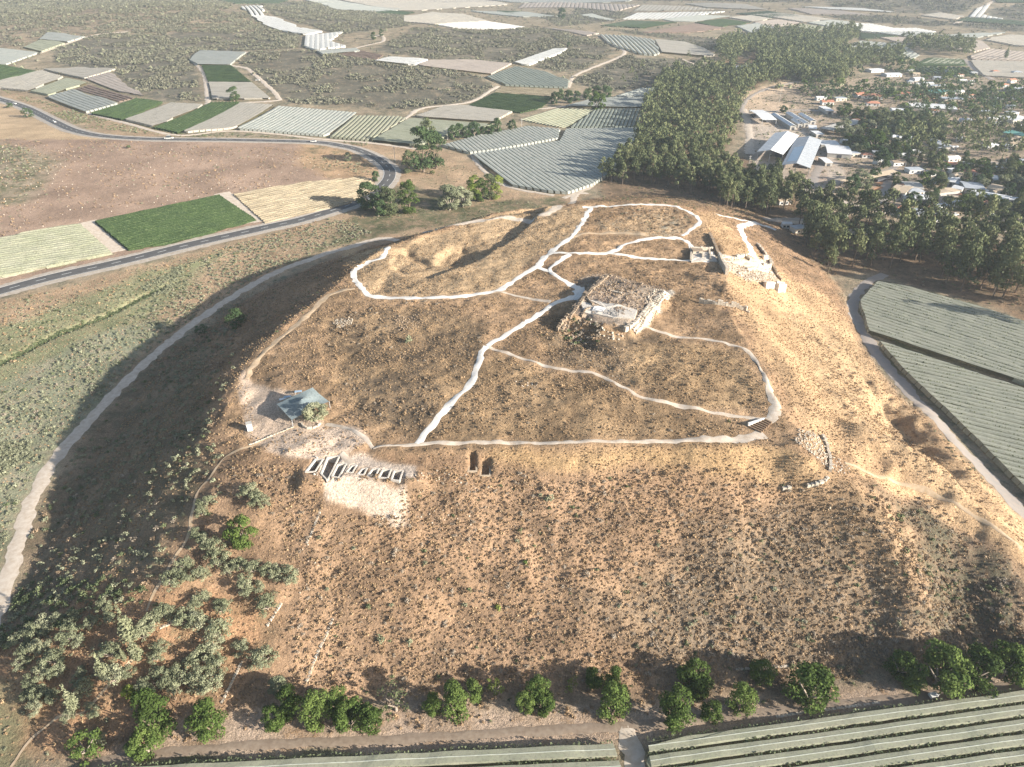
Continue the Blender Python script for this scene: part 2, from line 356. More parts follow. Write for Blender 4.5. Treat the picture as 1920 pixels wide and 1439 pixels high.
zone([(1385,195),(1400,240),(1410,320),(1530,355),(1600,355),(1560,280),(1520,225)], (.46,.38,.30), (.36,.27,.2), .35, 3)
zone([(1495,300),(1545,290),(1560,350),(1500,350)], (.4,.32,.25), (.3,.2,.14), .4, 3)
zone([(1640,345),(1660,330),(1670,365),(1620,372)], (.45,.24,.13), BRN, .2, 2)
zone([(1740,170),(1800,175),(1860,200),(1800,205),(1730,190)], (.42,.27,.18), BRN, .2, 3)
zone([(1385,190),(1400,170),(1480,152),(1500,160),(1420,185),(1500,200),(1500,215),(1400,205)], (.48,.36,.25), BRN, .15, 3)
# scrub hills far behind
SCR_A, SCR_B = (.32,.25,.18), (.125,.115,.085)
SCRUB = [[(455,120),(470,98),(560,95),(640,100),(720,118),(800,122),(905,145),(925,170),(880,192),(760,206),(560,195),(520,180),(480,150)],
 [(120,125),(190,108),(330,70),(360,110),(375,190),(300,188),(240,165),(215,130)],
 [(90,75),(200,60),(380,15),(560,55),(560,90),(470,95),(350,100),(330,112),(220,125),(110,120)],
 [(-200,60),(0,0),(400,0),(460,25),(560,60),(380,60),(120,78),(0,90)],
 [(490,8),(600,2),(640,20),(760,30),(770,48),(640,65),(620,60),(515,30)],
 [(700,95),(780,52),(900,58),(1000,52),(1060,90),(960,118),(800,110)],
 [(1000,50),(1120,75),(1150,95),(1100,130),(1040,135),(990,122),(1070,90)],
 [(1100,140),(1170,105),(1300,115),(1370,140),(1260,165),(1130,170),(1075,155)],
 [(1130,55),(1240,62),(1350,75),(1370,62),(1480,60),(1400,110),(1330,95),(1230,70)],
 [(1550,0),(1700,-20),(1850,0),(1800,25),(1700,25),(1640,22),(1560,12)],
 [(1540,30),(1640,28),(1740,35),(1790,45),(1760,50),(1620,42)],
 [(1850,20),(1920,8),(2100,10),(2100,45),(1860,40)],[(1080,15),(1200,25),(1160,36),(1080,30)],[(640,0),(720,20),(780,35),(700,52),(620,40)],
 [(1000,25),(1100,28),(1150,40),(1050,50)],[(1700,40),(1920,42),(2100,60),(1900,60)],[(-300,20),(0,-40),(500,-30),(420,12),(0,20)],[(1000,-30),(1500,-30),(1520,5),(1100,0)]]
for i, q in enumerate(SCRUB): zone(q, SCR_A if i not in (0, 3) else (.33,.25,.17), SCR_B, .5 if i == 3 else .66, 8)
SUN, SKY, HAZE, EXPO = 5.0, .08, 1.12e-4, 1.32
# ------------------------------------------------------------------ terrain mesh
M['ground'] = ground_material()
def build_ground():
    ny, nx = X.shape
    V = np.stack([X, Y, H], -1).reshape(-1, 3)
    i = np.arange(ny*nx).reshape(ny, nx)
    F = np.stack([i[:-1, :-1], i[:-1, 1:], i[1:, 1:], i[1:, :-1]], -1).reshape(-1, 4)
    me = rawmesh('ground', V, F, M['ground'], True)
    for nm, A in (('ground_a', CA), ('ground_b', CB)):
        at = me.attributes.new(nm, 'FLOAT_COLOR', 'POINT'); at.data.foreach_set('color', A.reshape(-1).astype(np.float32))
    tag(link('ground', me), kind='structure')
# ------------------------------------------------------------------ ribbons (roads, tracks, footpaths)
RIBS = []
def ribbon(name, pts, width, mat, lift=.10, jit=.25, z=None, world=None, kind='structure', off=0.0, step=1.4, sm=True, widths=None):
    if name == 'footpath': width *= .82; widths = None if widths is None else [w_*.82 for w_ in widths]; jit = .3
    if world is None:
        q = cast(pts)[:, :2]
    else: q = np.array(world)
    if sm: q = catmull(q, 8)
    d = np.r_[0, np.cumsum(np.linalg.norm(np.diff(q, axis=0), axis=1))]
    far = max(step, d[-1]/1500); n = max(3, int(d[-1]/far)); s_ = np.linspace(0, d[-1], n)
    x = np.interp(s_, d, q[:, 0]); y = np.interp(s_, d, q[:, 1])
    wd = np.full(n, width) if widths is None else np.interp(s_, np.linspace(0, d[-1], len(widths)), widths)
    tx = np.gradient(x); ty = np.gradient(y); L = np.hypot(tx, ty)+1e-9; nx, ny = -ty/L, tx/L
    x = x+nx*off; y = y+ny*off
    m = 4 if width > 1 else 1; V = []
    for k in range(m+1):
        f = (k/m-.5)
        jj = (vnoise(s_, s_*0+k*31+len(RIBS)*7, 2.2, 5)-.5)*jit*wd*2*(abs(f) > .4)
        px = x+nx*(f*wd+jj*np.sign(f)); py = y+ny*(f*wd+jj*np.sign(f))
        V.append(np.stack([px, py, hz(px, py)+lift*(1 if abs(f) < .4 or m == 1 else .3)], -1))
    V = np.stack(V, 1).reshape(-1, 3); F = []
    i = np.arange(n*(m+1)).reshape(n, m+1)
    F = np.stack([i[:-1, :-1], i[1:, :-1], i[1:, 1:], i[:-1, 1:]], -1).reshape(-1, 4)[:, ::-1]
    if jit >= 0: RIBS.append((np.stack([x, y], -1)[::2], width))
    o = link(name, rawmesh(name, V, np.ascontiguousarray(F), mat, True)); o['kind'] = kind
    return o
M['chalk'] = plain('chalk path', (.76,.72,.66), (.64,.58,.50), 1.1, .05)
M['dirt'] = plain('pale dirt', (.58,.50,.41), (.46,.37,.28), .6, .05)
M['sand'] = plain('sandy track', (.50,.38,.26), (.40,.29,.18), .8, .05)
M['asphalt'] = plain('asphalt', (.085,.082,.08), (.115,.11,.104), .3, .05, .85)
M['shoulder'] = plain('road shoulder', (.44,.39,.33), (.33,.27,.21), .5, .05)
M['greyroad'] = plain('grey track', (.30,.27,.24), (.36,.30,.25), .5, .05)
M['trackbrown'] = plain('brown track', (.30,.235,.175), (.22,.165,.12), .8, .05)
M['paint'] = plain('white paint', (.75,.75,.72), (.6,.6,.58), 1, .02, .6)
def build_roads():
    main = [(-500,50),(-150,150),(-60,172),(0,187),(50,203),(100,228),(133,243),(173,253),(233,259),(317,262),(433,263),(587,267),(640,274),(673,282),(707,298),(728,316),(730,333),(716,351),(694,366),(667,380),(640,390),(567,412),(500,427),(367,457),(233,490),(100,520),(0,547),(-150,592),(-500,720)]
    q = cast(main)[:, :2]
    ribbon('road_shoulder', None, 16.5, M['shoulder'], .10, .05, world=q, step=2)
    ribbon('main_road', None, 9.6, M['asphalt'], .22, -1e-6, world=q, step=2)
    for of in (-4.3, 4.3): ribbon('road_edge_line', None, .28, M['paint'], .27, -1e-6, world=q, off=of, step=2)
    # broken centre line as real painted dashes
    c = catmull(q, 8); d = np.r_[0, np.cumsum(np.linalg.norm(np.diff(c, axis=0), axis=1))]; mb = MB()
    for s0 in np.arange(0, d[-1], 12):
        for a_ in (s0, s0+2.3):
            pts = []
            for ss in (a_, a_+2.3):
                x = np.interp(ss, d, c[:, 0]); y = np.interp(ss, d, c[:, 1]); x2 = np.interp(ss+.5, d, c[:, 0]); y2 = np.interp(ss+.5, d, c[:, 1])
                L = math.hypot(x2-x, y2-y)+1e-9; nx, ny = -(y2-y)/L*.16, (x2-x)/L*.16
                pts.append(((x+nx, y+ny), (x-nx, y-ny)))
            (a, b), (e, f) = pts
            mb.poly([(*p, float(hz(*p)[0])+.28) for p in (a, b, f, e)])
    mb.obj('road_centre_line', M['paint'])['kind'] = 'structure'
    R = lambda nm, pts, w, m, lift=.12, jit=.2, **k: ribbon(nm, pts, w, M[m], lift, jit, **k)
    R('dirt_track', [(-90,1330),(-20,1180),(8,1110),(28,1040),(60,940),(108,855),(180,775),(232,720),(300,657),(400,580),(500,520),(562,494),(640,468),(740,450),(807,434),(887,417),(940,407),(1047,388),(1075,374),(1100,362)], 4.5, 'dirt')
    R('footpath', [(728,463),(717,483),(690,493),(663,510),(673,533),(690,553),(723,559),(790,560),(860,556),(907,550),(940,543),(973,520),(1007,500),(1017,487),(1040,467),(1073,443),(1090,420),(1107,390)], 3.0, 'chalk')
    R('footpath', [(1092,389),(1180,384),(1250,385),(1280,393),(1300,403),(1312,417),(1293,432),(1280,443)], 2.2, 'chalk')
    R('footpath', [(1073,443),(1110,438),(1160,438),(1210,440)], 2.6, 'sand')
    R('footpath', [(1030,476),(1050,474),(1070,475),(1140,475),(1173,458),(1220,447),(1265,446),(1290,455),(1298,466)], 2.6, 'chalk')
    R('footpath', [(1140,476),(1207,485),(1280,489),(1330,491)], 2.2, 'chalk')
    R('footpath', [(1068,477),(1042,495),(1030,508),(1057,526),(1083,541),(1086,549),(1073,558),(1047,567),(1027,578),(990,603),(957,623),(927,640),(913,649)], 2.7, 'chalk', widths=[2.4,2.4,2.6,2.6,4,7,3.5,2.8,2.4,2.4,2.2,2.2])
    R('footpath', [(913,650),(903,664),(893,693),(882,721),(860,742),(840,762),(807,803),(783,833)], 2.6, 'chalk')
    R('footpath', [(1008,502),(1020,507),(1030,509)], 2.4, 'chalk')
    R('footpath', [(925,548),(950,550),(990,560),(1033,566)], 1.8, 'dirt')
    R('footpath', [(913,649),(973,670),(1040,690),(1113,700),(1157,720),(1207,747),(1280,763),(1330,773),(1413,785),(1440,786)], 1.7, 'dirt')
    R('footpath', [(1195,603),(1230,620),(1260,630),(1290,634),(1330,638),(1397,655),(1423,687),(1440,720),(1447,745),(1456,763),(1445,785),(1430,795)], 1.7, 'dirt', widths=[1.6]*9+[2.2,3.5,4,3])
    R('footpath', [(700,841),(783,833),(900,830),(1100,828),(1280,826),(1370,825),(1405,819),(1430,812)], 1.9, 'dirt', widths=[1.6,1.9,1.9,1.8,1.9,3.5,5])
    R('footpath', [(612,795),(650,803),(680,818),(700,840)], 1.6, 'dirt')
    R('footpath', [(665,541),(632,549),(602,566),(570,597),(530,632),(490,666),(470,690),(462,712)], 2.6, 'sand')
    R('footpath', [(640,850),(650,862),(660,870)], 3.2, 'dirt')
    R('goat_trail', [(560,800),(500,822),(467,838),(423,857),(397,893),(373,920),(360,960),(353,1007),(320,1057),(310,1080),(290,1110),(275,1146)], .8, 'sand', jit=.35)
    R('goat_trail', [(250,1235),(200,1290),(160,1335),(110,1345),(60,1385),(20,1439)], .6, 'sand', jit=.35)
    R('goat_trail', [(1585,868),(1630,888),(1680,905),(1745,925),(1800,950),(1860,985),(1915,1030)], 1.2, 'sand')
    R('gate_road', [(1345,403),(1378,410),(1414,418),(1438,425),(1455,432)], 3.4, 'chalk')
    R('gate_road', [(1420,418),(1392,424),(1389,432),(1396,448),(1408,467),(1411,482)], 3.6, 'chalk')
    R('farm_track', [(1055,372),(1075,365),(1105,352),(1118,340)], 4, 'dirt')
    R('farm_track', [(150,1448),(210,1425),(350,1409),(500,1397),(700,1389),(900,1378),(1100,1366),(1170,1362),(1300,1352),(1500,1330),(1700,1309),(1920,1283),(2200,1240)], 2.3, 'trackbrown')
    R('farm_track', [(1172,1362),(1178,1385),(1190,1430),(1205,1500)], 4.4, 'dirt')
    R('farm_track', [(1660,515),(1628,530),(1602,558),(1602,590),(1618,620),(1642,662),(1700,730),(1780,815),(1860,900),(1930,975),(2060,1110)], 5.2, 'greyroad')
    for p, w, m_ in [([(1500,153),(1450,163),(1410,180),(1392,200),(1400,215),(1440,210),(1500,207),(1560,210),(1620,214)], 5, 'greyroad'),
        ([(1395,205),(1404,240),(1406,290)], 7, 'dirt'), ([(1470,342),(1510,356),(1560,372),(1640,395),(1720,408),(1800,418),(1920,440)], 4, 'dirt'),
        ([(1525,352),(1530,325),(1545,300)], 6, 'greyroad'), ([(1655,385),(1668,330),(1680,310)], 6, 'greyroad'), ([(1770,385),(1772,355),(1770,335)], 5, 'greyroad'),
        ([(1455,412),(1500,418),(1560,425),(1620,440),(1700,455)], 7, 'dirt'), ([(1720,290),(1780,295),(1860,305),(1920,310)], 7, 'dirt'),
        ([(1430,410),(1480,412),(1520,416)], 8, 'greyroad'),
        ([(365,118),(383,140),(390,190),(398,195),(510,190),(522,183),(500,160),(465,130),(430,120),(462,98)], 5, 'dirt'),
        ([(0,122),(75,100),(170,68),(240,60)], 6, 'dirt'), ([(165,213),(230,230),(330,254),(440,246),(610,262),(690,268),(780,280)], 5, 'dirt'),
        ([(155,418),(220,470)], 13, 'dirt'), ([(417,362),(490,416)], 9, 'dirt'), ([(0,522),(100,498),(230,468),(250,466),(340,446),(480,414),(600,395),(660,384)], 3.5, 'dirt'),
        ([(770,212),(800,202),(880,192),(920,170),(935,162)], 5, 'dirt'), ([(1065,165),(1075,145),(1100,132),(1160,108),(1170,95),(1140,80),(1120,66),(1050,55)], 5, 'dirt'),
        ([(885,290),(900,312),(930,340),(970,355),(1040,367)], 4, 'dirt'), ([(930,215),(960,200),(1000,205),(1060,200)], 5, 'dirt'), ([(1280,112),(1310,125),(1340,140)], 4, 'dirt'),
        ([(1790,45),(1815,35),(1840,15),(1870,0)], 8, 'dirt'), ([(700,70),(716,66),(718,78),(690,85),(660,92)], 5, 'dirt'), ([(700,262),(765,219),(780,210)], 4, 'dirt'),
        ([(1810,112),(1835,135),(1860,150)], 7, 'greyroad'), ([(1640,94),(1690,78)], 5, 'dirt')]:
        R('farm_track', p, w, m_, .3 if p[0][1] < 300 else .14)
def quads(C_, S_, Nn=None, up=.0):
    """one leaf-sized four sided face at each centre"""
    n = len(C_); r = RNG.normal(size=(n, 3)); nn = r if Nn is None else Nn+r*.55
    nn[:, 2] += up; nn /= np.linalg.norm(nn, axis=1)[:, None]+1e-9
    t = np.cross(nn, RNG.normal(size=(n, 3))); t /= np.linalg.norm(t, axis=1)[:, None]+1e-9; b = np.cross(nn, t)
    S_ = np.asarray(S_)[:, None]*np.ones((n, 1)); a = RNG.uniform(.6, 1.0, (n, 1))
    V = np.stack([C_-t*S_, C_-b*S_*a, C_+t*S_, C_+b*S_*a], 1).reshape(-1, 3)
    return V, np.arange(4*n).reshape(n, 4)
# ------------------------------------------------------------------ vineyards under nets and in rows
def netmat(name, c, c2, c3=None):
    m, nt, b, out = newmat(name); w = wpos(nt)
    f = noise(nt, w, .10, 5, .7); g = noise(nt, w, 1.3, 4, .85)
    col = mixc(nt, maprange(nt, f, .35, .65, 0, 1), c, c2)
    if c3: col = mixc(nt, maprange(nt, g, .52, .68, 0, .8), col, c3)
    col = scalec(nt, col, maprange(nt, g, .3, .7, *((.4, 1.6) if 'vine' in name else (.66, 1.34))))
    nt.links.new(col, b.inputs['Base Color']); b.inputs['Roughness'].default_value = .8
    tb = N(nt, 'ShaderNodeBsdfTranslucent'); nt.links.new(col, tb.inputs[0])
    mx = N(nt, 'ShaderNodeMixShader'); mx.inputs[0].default_value = .3
    nt.links.new(b.outputs[0], mx.inputs[1]); nt.links.new(tb.outputs[0], mx.inputs[2]); nt.links.new(mx.outputs[0], out.inputs[0])
    return m
NM = {'vineleaf': ((.13,.155,.085), (.20,.225,.125), None), 'green': ((.34,.345,.25), (.41,.395,.30), (.25,.28,.17)), 'sage': ((.30,.305,.235), (.39,.385,.305), (.22,.24,.165)), 'grey': ((.42,.44,.39), (.50,.50,.44), None),
 'blue': ((.37,.385,.345), (.43,.435,.39), None), 'tan': ((.46,.42,.345), (.52,.475,.40), None), 'white': ((.80,.785,.73), (.72,.705,.65), None), 'pink': ((.47,.40,.335), (.52,.445,.38), None),
 'dark': ((.24,.27,.23), (.30,.32,.27), None), 'olive': ((.36,.37,.26), (.41,.41,.3), None), 'vine': ((.04,.07,.026), (.065,.105,.036), (.15,.165,.085)), 'vinepale': ((.34,.345,.235), (.40,.39,.29), (.24,.27,.165)),
 'vinetan': ((.42,.345,.235), (.46,.385,.27), (.3,.27,.17)), 'brown': ((.26,.19,.15), (.31,.23,.18), None), 'vinedark': ((.07,.10,.055), (.10,.13,.07), None)}
def fmat(k):
    if 'n'+k not in M: M['n'+k] = netmat('net '+k if 'vine' not in k else 'vine leaves '+k, *NM[k])
    return M['n'+k]
FIELDS = []
M['seam'] = plain('pale net seam', (.55,.56,.46), None, 1, .05)
def field(pts, rp, kind, sp=3.3, gap=.22, hgt=2.4, amp=.45, label=None, cat='vineyard', group=None, style='net', floor=((.2,.17,.1), (.09,.11,.05)), dzc=None, seams=False):
    """Rows of net canopy (or leafy vine rows) built over the plot; rp = two photo points along a row."""
    q = cast(pts, hgt if dzc is None else dzc)[:, :2]
    FIELDS.append(q)
    a, b = cast(rp)[:, :2]; d = (b-a)/np.linalg.norm(b-a); nrm = np.array([-d[1], d[0]])
    u = q@d; v = q@nrm; V = []; F = []
    dist = np.linalg.norm(q.mean(0)); seg = max(2.2, dist/110)
    if dist > 900: sp = max(sp, dist/190)
    off = 0
    k0 = v.min()
    while k0+sp*.5 < v.max():
        vc = k0+sp/2
        def cross(vv):
            o_ = []
            for i in range(len(q)):
                v0, v1 = v[i], v[(i+1) % len(q)]
                if (v0 > vv) != (v1 > vv): o_.append(u[i]+(u[(i+1) % len(q)]-u[i])*(vv-v0)/(v1-v0))
            return sorted(o_)
        us = cross(vc)
        for e in range(0, len(us)-1, 2):
            u0, u1 = us[e]+random.uniform(0, .4), us[e+1]-random.uniform(0, .4)
            if u1-u0 < 3: continue
            n = max(2, int((u1-u0)/seg)+1); uu = np.linspace(u0, u1, n); w = sp*(1-gap)/2
            amp_ = amp*.55
            if style == 'net': dr = min(.5, gap*2.0); prof = [(-w, -dr-amp_), (-w*.93, -amp_), (0, 0), (w*.93, -amp_), (w, -dr-amp_)]
            else: prof = [(-w*.8, -hgt*.85), (-w, -hgt*.3), (-w*.4, 0), (w*.4, 0), (w, -hgt*.3), (w*.8, -hgt*.85)]
            m = len(prof); rows = []
            for j, (pv, pzz) in enumerate(prof):
                wob = (vnoise(uu, uu*0+vc*3+j*11, 3.5 if style == 'net' else 1.6, 9)-.5)*(.16 if style == 'net' else .7)*sp*.35
                vv = vc+pv+wob*(.35 if abs(pv) < .1 else 1)
                ul = cross(vc+pv); us_ = uu
                if len(ul) == len(us):
                    a0, a1 = u0+np.clip(ul[e]-us[e], -9, 9), u1+np.clip(ul[e+1]-us[e+1], -9, 9)
                    if a1 > a0: us_ = a0+(uu-u0)*(a1-a0)/(u1-u0)
                xy = us_[:, None]*d+vv[:, None]*nrm
                zz = hz(xy[:, 0], xy[:, 1])+hgt+pzz+((vnoise(uu, uu*0+vc*5+j, 5, 3)-.5)*.16+(hsh(np.floor(uu/6.3), uu*0+int(vc*10), 4)-.5)*.16 if style == 'net' else (vnoise(uu, uu*0+vc*5+j, 5, 3)-.5)*.5)
                rows.append(np.c_[xy, zz])
            R_ = np.stack(rows, 1); base = off; V.append(R_.reshape(-1, 3))
            i = base+np.arange(n*m).reshape(n, m)
            F.append(np.stack([i[:-1, :-1], i[1:, :-1], i[1:, 1:], i[:-1, 1:]], -1).reshape(-1, 4)); off += n*m
            # hanging ends
            for ii, sg in ((0, -1), (n-1, 1)):
                e0 = R_[ii, 1]; e1 = R_[ii, -2]; g0 = e0.copy(); g1 = e1.copy(); g0[:2] += sg*d*.5; g1[:2] += sg*d*.5; g0[2] -= hgt*.75; g1[2] -= hgt*.75
                V.append(np.array([e0, e1, g1, g0])); F.append(np.array([[off, off+1, off+2, off+3]])); off += 4
        k0 += sp
    if not V: return
    nm = 'netted_vineyard' if style == 'net' else 'vineyard_plot'
    o = link(nm, rawmesh(nm, np.vstack(V), np.vstack(F), fmat(kind)))
    if seams:
        SV, SF_, VP = [], [], []; n0 = 0
        for A_ in V:
            if len(A_) == 4: continue
            A_ = A_.reshape(-1, 5, 3); cn = A_[:, 2]+np.array([0, 0, .05]); w_ = .11
            L_, R2 = cn-np.r_[nrm, 0]*w_, cn+np.r_[nrm, 0]*w_; SV.append(np.stack([L_, R2], 1).reshape(-1, 3)); k = np.arange(len(cn)-1)*2+n0; SF_.append(np.stack([k, k+1, k+3, k+2], 1)); n0 += 2*len(cn)
            e_ = A_[:, 4]; m2 = int(np.linalg.norm(e_[-1]-e_[0])*(9 if gap > .2 else 4)); tt = RNG.uniform(0, len(e_)-1.001, m2); i0 = tt.astype(int); pp_ = e_[i0]+(e_[i0+1]-e_[i0])*(tt-i0)[:, None]
            pp_[:, :2] += nrm*RNG.uniform(0, gap*sp, m2)[:, None]; pp_[:, 2] += RNG.uniform(-.9, .35, m2)+.2; VP.append(pp_[vnoise(pp_[:, 0], pp_[:, 1], 6, 8) > .34])
        link('net_seam', rawmesh('net_seam', np.vstack(SV), np.vstack(SF_), M['seam']), o)
        VP = np.vstack(VP); vv, vf = quads(VP, RNG.uniform(.12, .34, len(VP))); link('vine_leaves', rawmesh('vine_leaves', vv, vf, fmat('vineleaf')), o)
    if label: tag(o, label, cat, group)
    else: o['kind'] = 'structure'; o.name = 'field'
    if floor: zone(None, floor[0], floor[1], .4, 1.0, world=dens(q, 6))
    return o
def sheet(pts, kind, hgt=.4, rp=None, label=None, cells=14, side=None):
    """Far plots: a low solid patch that follows the ground, ribbed by its rows."""
    q = cast(pts, hgt)[:, :2]; FIELDS.append(q)
    d = np.linalg.norm(q.mean(0)); lo, hi = q.min(0), q.max(0)
    if rp is None: rp = (pts[0], pts[1])
    return field(pts, rp, kind, sp=max(5, d/210), gap=.16, hgt=hgt+1.6, amp=.5, label=label, floor=None)
# ------------------------------------------------------------------ the plots
G1 = 'vineyards in the valley'
DF = ((.20,.17,.11), (.10,.12,.06))
field([(205,1428),(500,1410),(800,1394),(1000,1385),(1145,1376),(1167,1439),(1200,1560),(100,1620),(-60,1560),(60,1500)], [(620,1402),(1140,1377)], 'green', 3.75, .24, 2.3, .12, label='pale green netted vineyard along the front edge, left of the dirt gap', group=G1, floor=DF, seams=True)
field([(1212,1392),(1400,1365),(1600,1340),(1800,1314),(1920,1297),(2200,1260),(2350,1380),(2300,1700),(1290,1700),(1222,1439)], [(1212,1392),(1920,1297)], 'green', 3.2, .27, 2.3, .12, label='pale green netted vineyard along the front edge, right of the dirt gap', group=G1, floor=DF, seams=True)
field([(1645,527),(1720,540),(1920,600),(2120,662),(2120,795),(1920,716),(1630,621),(1612,562)], [(1630,622),(1920,717)], 'sage', 3.1, .05, 2.4, .1, label='grey green netted vineyard below the pine wood, nearest the wood', group=G1, floor=DF, seams=True)
field([(1648,638),(1920,727),(2120,802),(2120,1080),(1920,910),(1790,780),(1700,697),(1662,655)], [(1747,737),(1920,777)], 'sage', 2.9, .05, 2.4, .1, label='triangular grey green netted vineyard beside the grey farm track', group=G1, floor=DF, seams=True)
field([(885,288),(1050,263),(1062,241),(1197,239),(1190,280),(1150,320),(1110,345),(1063,360),(1030,357),(960,346)], [(940,280),(1050,355)], 'grey', 3.7, .2, 2.3, .3, label='large ribbed grey netted vineyard beside the dense pine wood', group=G1, floor=DF)
field([(829,271),(880,285),(930,279),(1048,258),(1048,241),(990,236),(900,252)], [(860,264),(885,284)], 'grey', 3.7, .2, 2.3, .3, label='narrow grey netted vineyard behind the large ribbed one', group=G1, floor=DF)
field([(1070,237),(1195,237),(1203,203),(1120,203)], [(1190,204),(1178,237)], 'dark', 3.6, .25, 2.2, .4, label='dark blue grey ribbed vineyard touching the pine wood', group=G1)
field([(977,224),(1050,238),(1066,236),(1118,204),(1045,203)], [(977,224),(1045,203)], 'olive', 4, .4, 1.2, .3, label='brownish vineyard with open rows left of the dark ribbed one', group=G1, floor=((.36,.27,.17),(.16,.16,.09)))
field([(1060,198),(1203,200),(1225,182),(1120,182)], [(1060,198),(1203,200)], 'blue', 4, .05, 2.3, .2, label='flat blue grey netted plot just behind the round green tree', group=G1)
field([(1150,181),(1222,181),(1235,163),(1200,165)], [(1150,181),(1200,165)], 'grey', 4, .2, 2.3, .4, label='small pale netted plot squeezed against the pine wood', group=G1)
field([(878,197),(927,173),(1035,181),(1015,200),(975,210)], [(878,197),(975,210)], 'vine', 3.6, .3, 1.8, .3, style='vine', label='dark green vineyard strip beside the row of round trees', group=G1, floor=((.2,.17,.1),(.06,.1,.03)))
field([(927,172),(942,162),(1090,170),(1037,181)], [(927,172),(1037,181)], 'vinetan', 4, .5, 1.0, .3, style='vine', label='olive brown plot behind the dark green vineyard strip', group=G1)
field([(777,217),(832,198),(870,197),(960,208),(925,227)], [(777,217),(925,227)], 'tan', 4, .05, 2.3, .2, label='pale cream netted plot at the foot of the scrub hill', group=G1)
field([(697,262),(767,221),(925,232),(900,240),(845,246),(825,262),(785,271)], [(697,262),(785,271)], 'olive', 4, .04, 2.3, .15, label='flat olive netted plot left of the tall dark trees', group=G1)
field([(618,255),(664,216),(748,217),(760,221),(690,262)], [(664,216),(618,255)], 'green', 3.9, .28, 2.3, .5, label='pale green netted vineyard with bold ribs beside the road bend', group=G1, floor=DF)
field([(443,240),(521,198),(673,211),(660,215),(612,253)], [(521,198),(443,240)], 'grey', 4, .14, 2.3, .45, label='wide grey netted vineyard with slanting fine ribs', group=G1, floor=DF)
field([(340,247),(449,192),(512,196),(437,239)], [(340,247),(449,192)], 'tan', 4, .03, 2.2, .15, label='cream netted strip right of the two bright green strips', group=G1)
field([(287,238),(393,191),(452,190),(333,248)], [(287,238),(393,191)], 'vine', 3.4, .3, 1.9, .3, style='vine', label='bright green vineyard strip, the right of the two strips', group=G1, floor=((.08,.12,.04),(.05,.09,.02)))
field([(232,223),(318,192),(382,195),(286,236)], [(232,223),(318,192)], 'tan', 4, .03, 2.0, .15, label='cream netted strip between the two bright green strips', group=G1)
field([(170,212),(254,183),(306,190),(227,223)], [(170,212),(254,183)], 'vine', 3.4, .3, 1.9, .3, style='vine', label='bright green vineyard strip, the left of the two strips', group=G1, floor=((.08,.12,.04),(.05,.09,.02)))
field([(88,180),(137,167),(222,192),(160,209)], [(88,180),(160,209)], 'blue', 4.2, .12, 2.3, .4, label='blue grey ribbed vineyard left of the bright green strips', group=G1)
field([(55,170),(121,145),(162,154),(92,177)], [(55,170),(121,145)], 'olive', 4.2, .06, 2.3, .2, label='olive netted plot behind the blue grey ribbed vineyard', group=G1)
field([(-60,166),(0,150),(77,131),(119,143),(52,169),(0,164)], [(-20,160),(77,131)], 'tan', 4.2, .08, 2.3, .3, label='cream netted plot near the road, left of the olive plot', group=G1)
field([(-60,120),(0,120),(66,132),(0,148),(-60,160)], [(0,148),(66,132)], 'vine', 4, .3, 1.9, .3, style='vine', label='bright green vineyard on the far left edge', group=G1, floor=((.08,.12,.04),(.05,.09,.02)))
field([(80,129),(150,126),(218,128),(158,146)], [(80,129),(218,128)], 'tan', 4.4, .06, 2.2, .2, label='thin cream plot below the scrub slope', group=G1)
field([(160,147),(208,134),(238,160),(276,180),(220,170)], [(160,147),(220,170)], 'pink', 4.4, .06, 1.5, .2, label='pinkish plot curving round the dark scrub knoll', group=G1)
field([(143,167),(170,158),(230,175),(250,184),(222,190)], [(143,167),(222,190)], 'brown', 4.4, .3, 1.0, .2, style='vine', label='brown fallow plot behind the blue grey ribbed vineyard', group=G1)
field([(355,112),(375,94),(462,97),(431,121),(371,120)], [(371,120),(431,121)], 'blue', 4.4, .05, 2.3, .2, label='blue grey netted plot at the head of the narrow valley', group=G1)
field([(378,122),(433,122),(471,153),(390,152)], [(378,122),(433,122)], 'vine', 4, .3, 1.9, .3, style='vine', label='bright green square vineyard between two tracks', group=G1, floor=((.08,.12,.04),(.05,.09,.02)))
field([(391,153),(472,154),(508,184),(398,185)], [(391,153),(472,154)], 'tan', 4, .04, 1.8, .15, label='beige plot around the lone dark tree', group=G1)
field([(-60,118),(0,90),(73,98),(10,120)], [(-20,112),(73,98)], 'grey', 5, .05, 2.2, .2, label='pale netted plot on the upper left edge', group=G1)
field([(44,88),(75,74),(124,79),(77,96)], [(44,88),(77,96)], 'olive', 5, .05, 2.2, .2, label='olive netted plot on the upper left slope', group=G1)
field([(74,73),(90,60),(160,68),(126,78)], [(74,73),(126,78)], 'blue', 5, .05, 2.2, .2, label='upper blue grey plot on the left slope', group=G1)
field([(-150,478),(0,443),(150,418),(210,472),(0,517),(-150,560)], [(0,490),(205,458)], 'vinepale', 3.1, .3, 1.7, .3, style='vine', label='pale green vineyard with fine rows between the hill and the road', group=G1, floor=((.3,.27,.16),(.2,.2,.1)))
field([(177,413),(411,364),(480,410),(330,450),(240,466)], [(240,466),(480,410)], 'vine', 2.6, .34, 1.7, .3, style='vine', label='dark green leafy vineyard beside the main road', group=G1, floor=((.09,.13,.05),(.05,.08,.02)))
field([(437,363),(560,342),(685,331),(702,342),(700,356),(650,382),(497,417)], [(497,417),(650,382)], 'vinetan', 3.2, .4, 1.1, .3, style='vine', label='golden tan plot with thin rows inside the road bend', group=G1, floor=((.45,.36,.25),(.36,.29,.2)))
field([(450,12),(490,10),(497,28),(471,28)], [(478,12),(497,28)], 'white', 7, .3, 2.5, .8, label='white ribbed net at the top end of the winding white strip', group=G1)
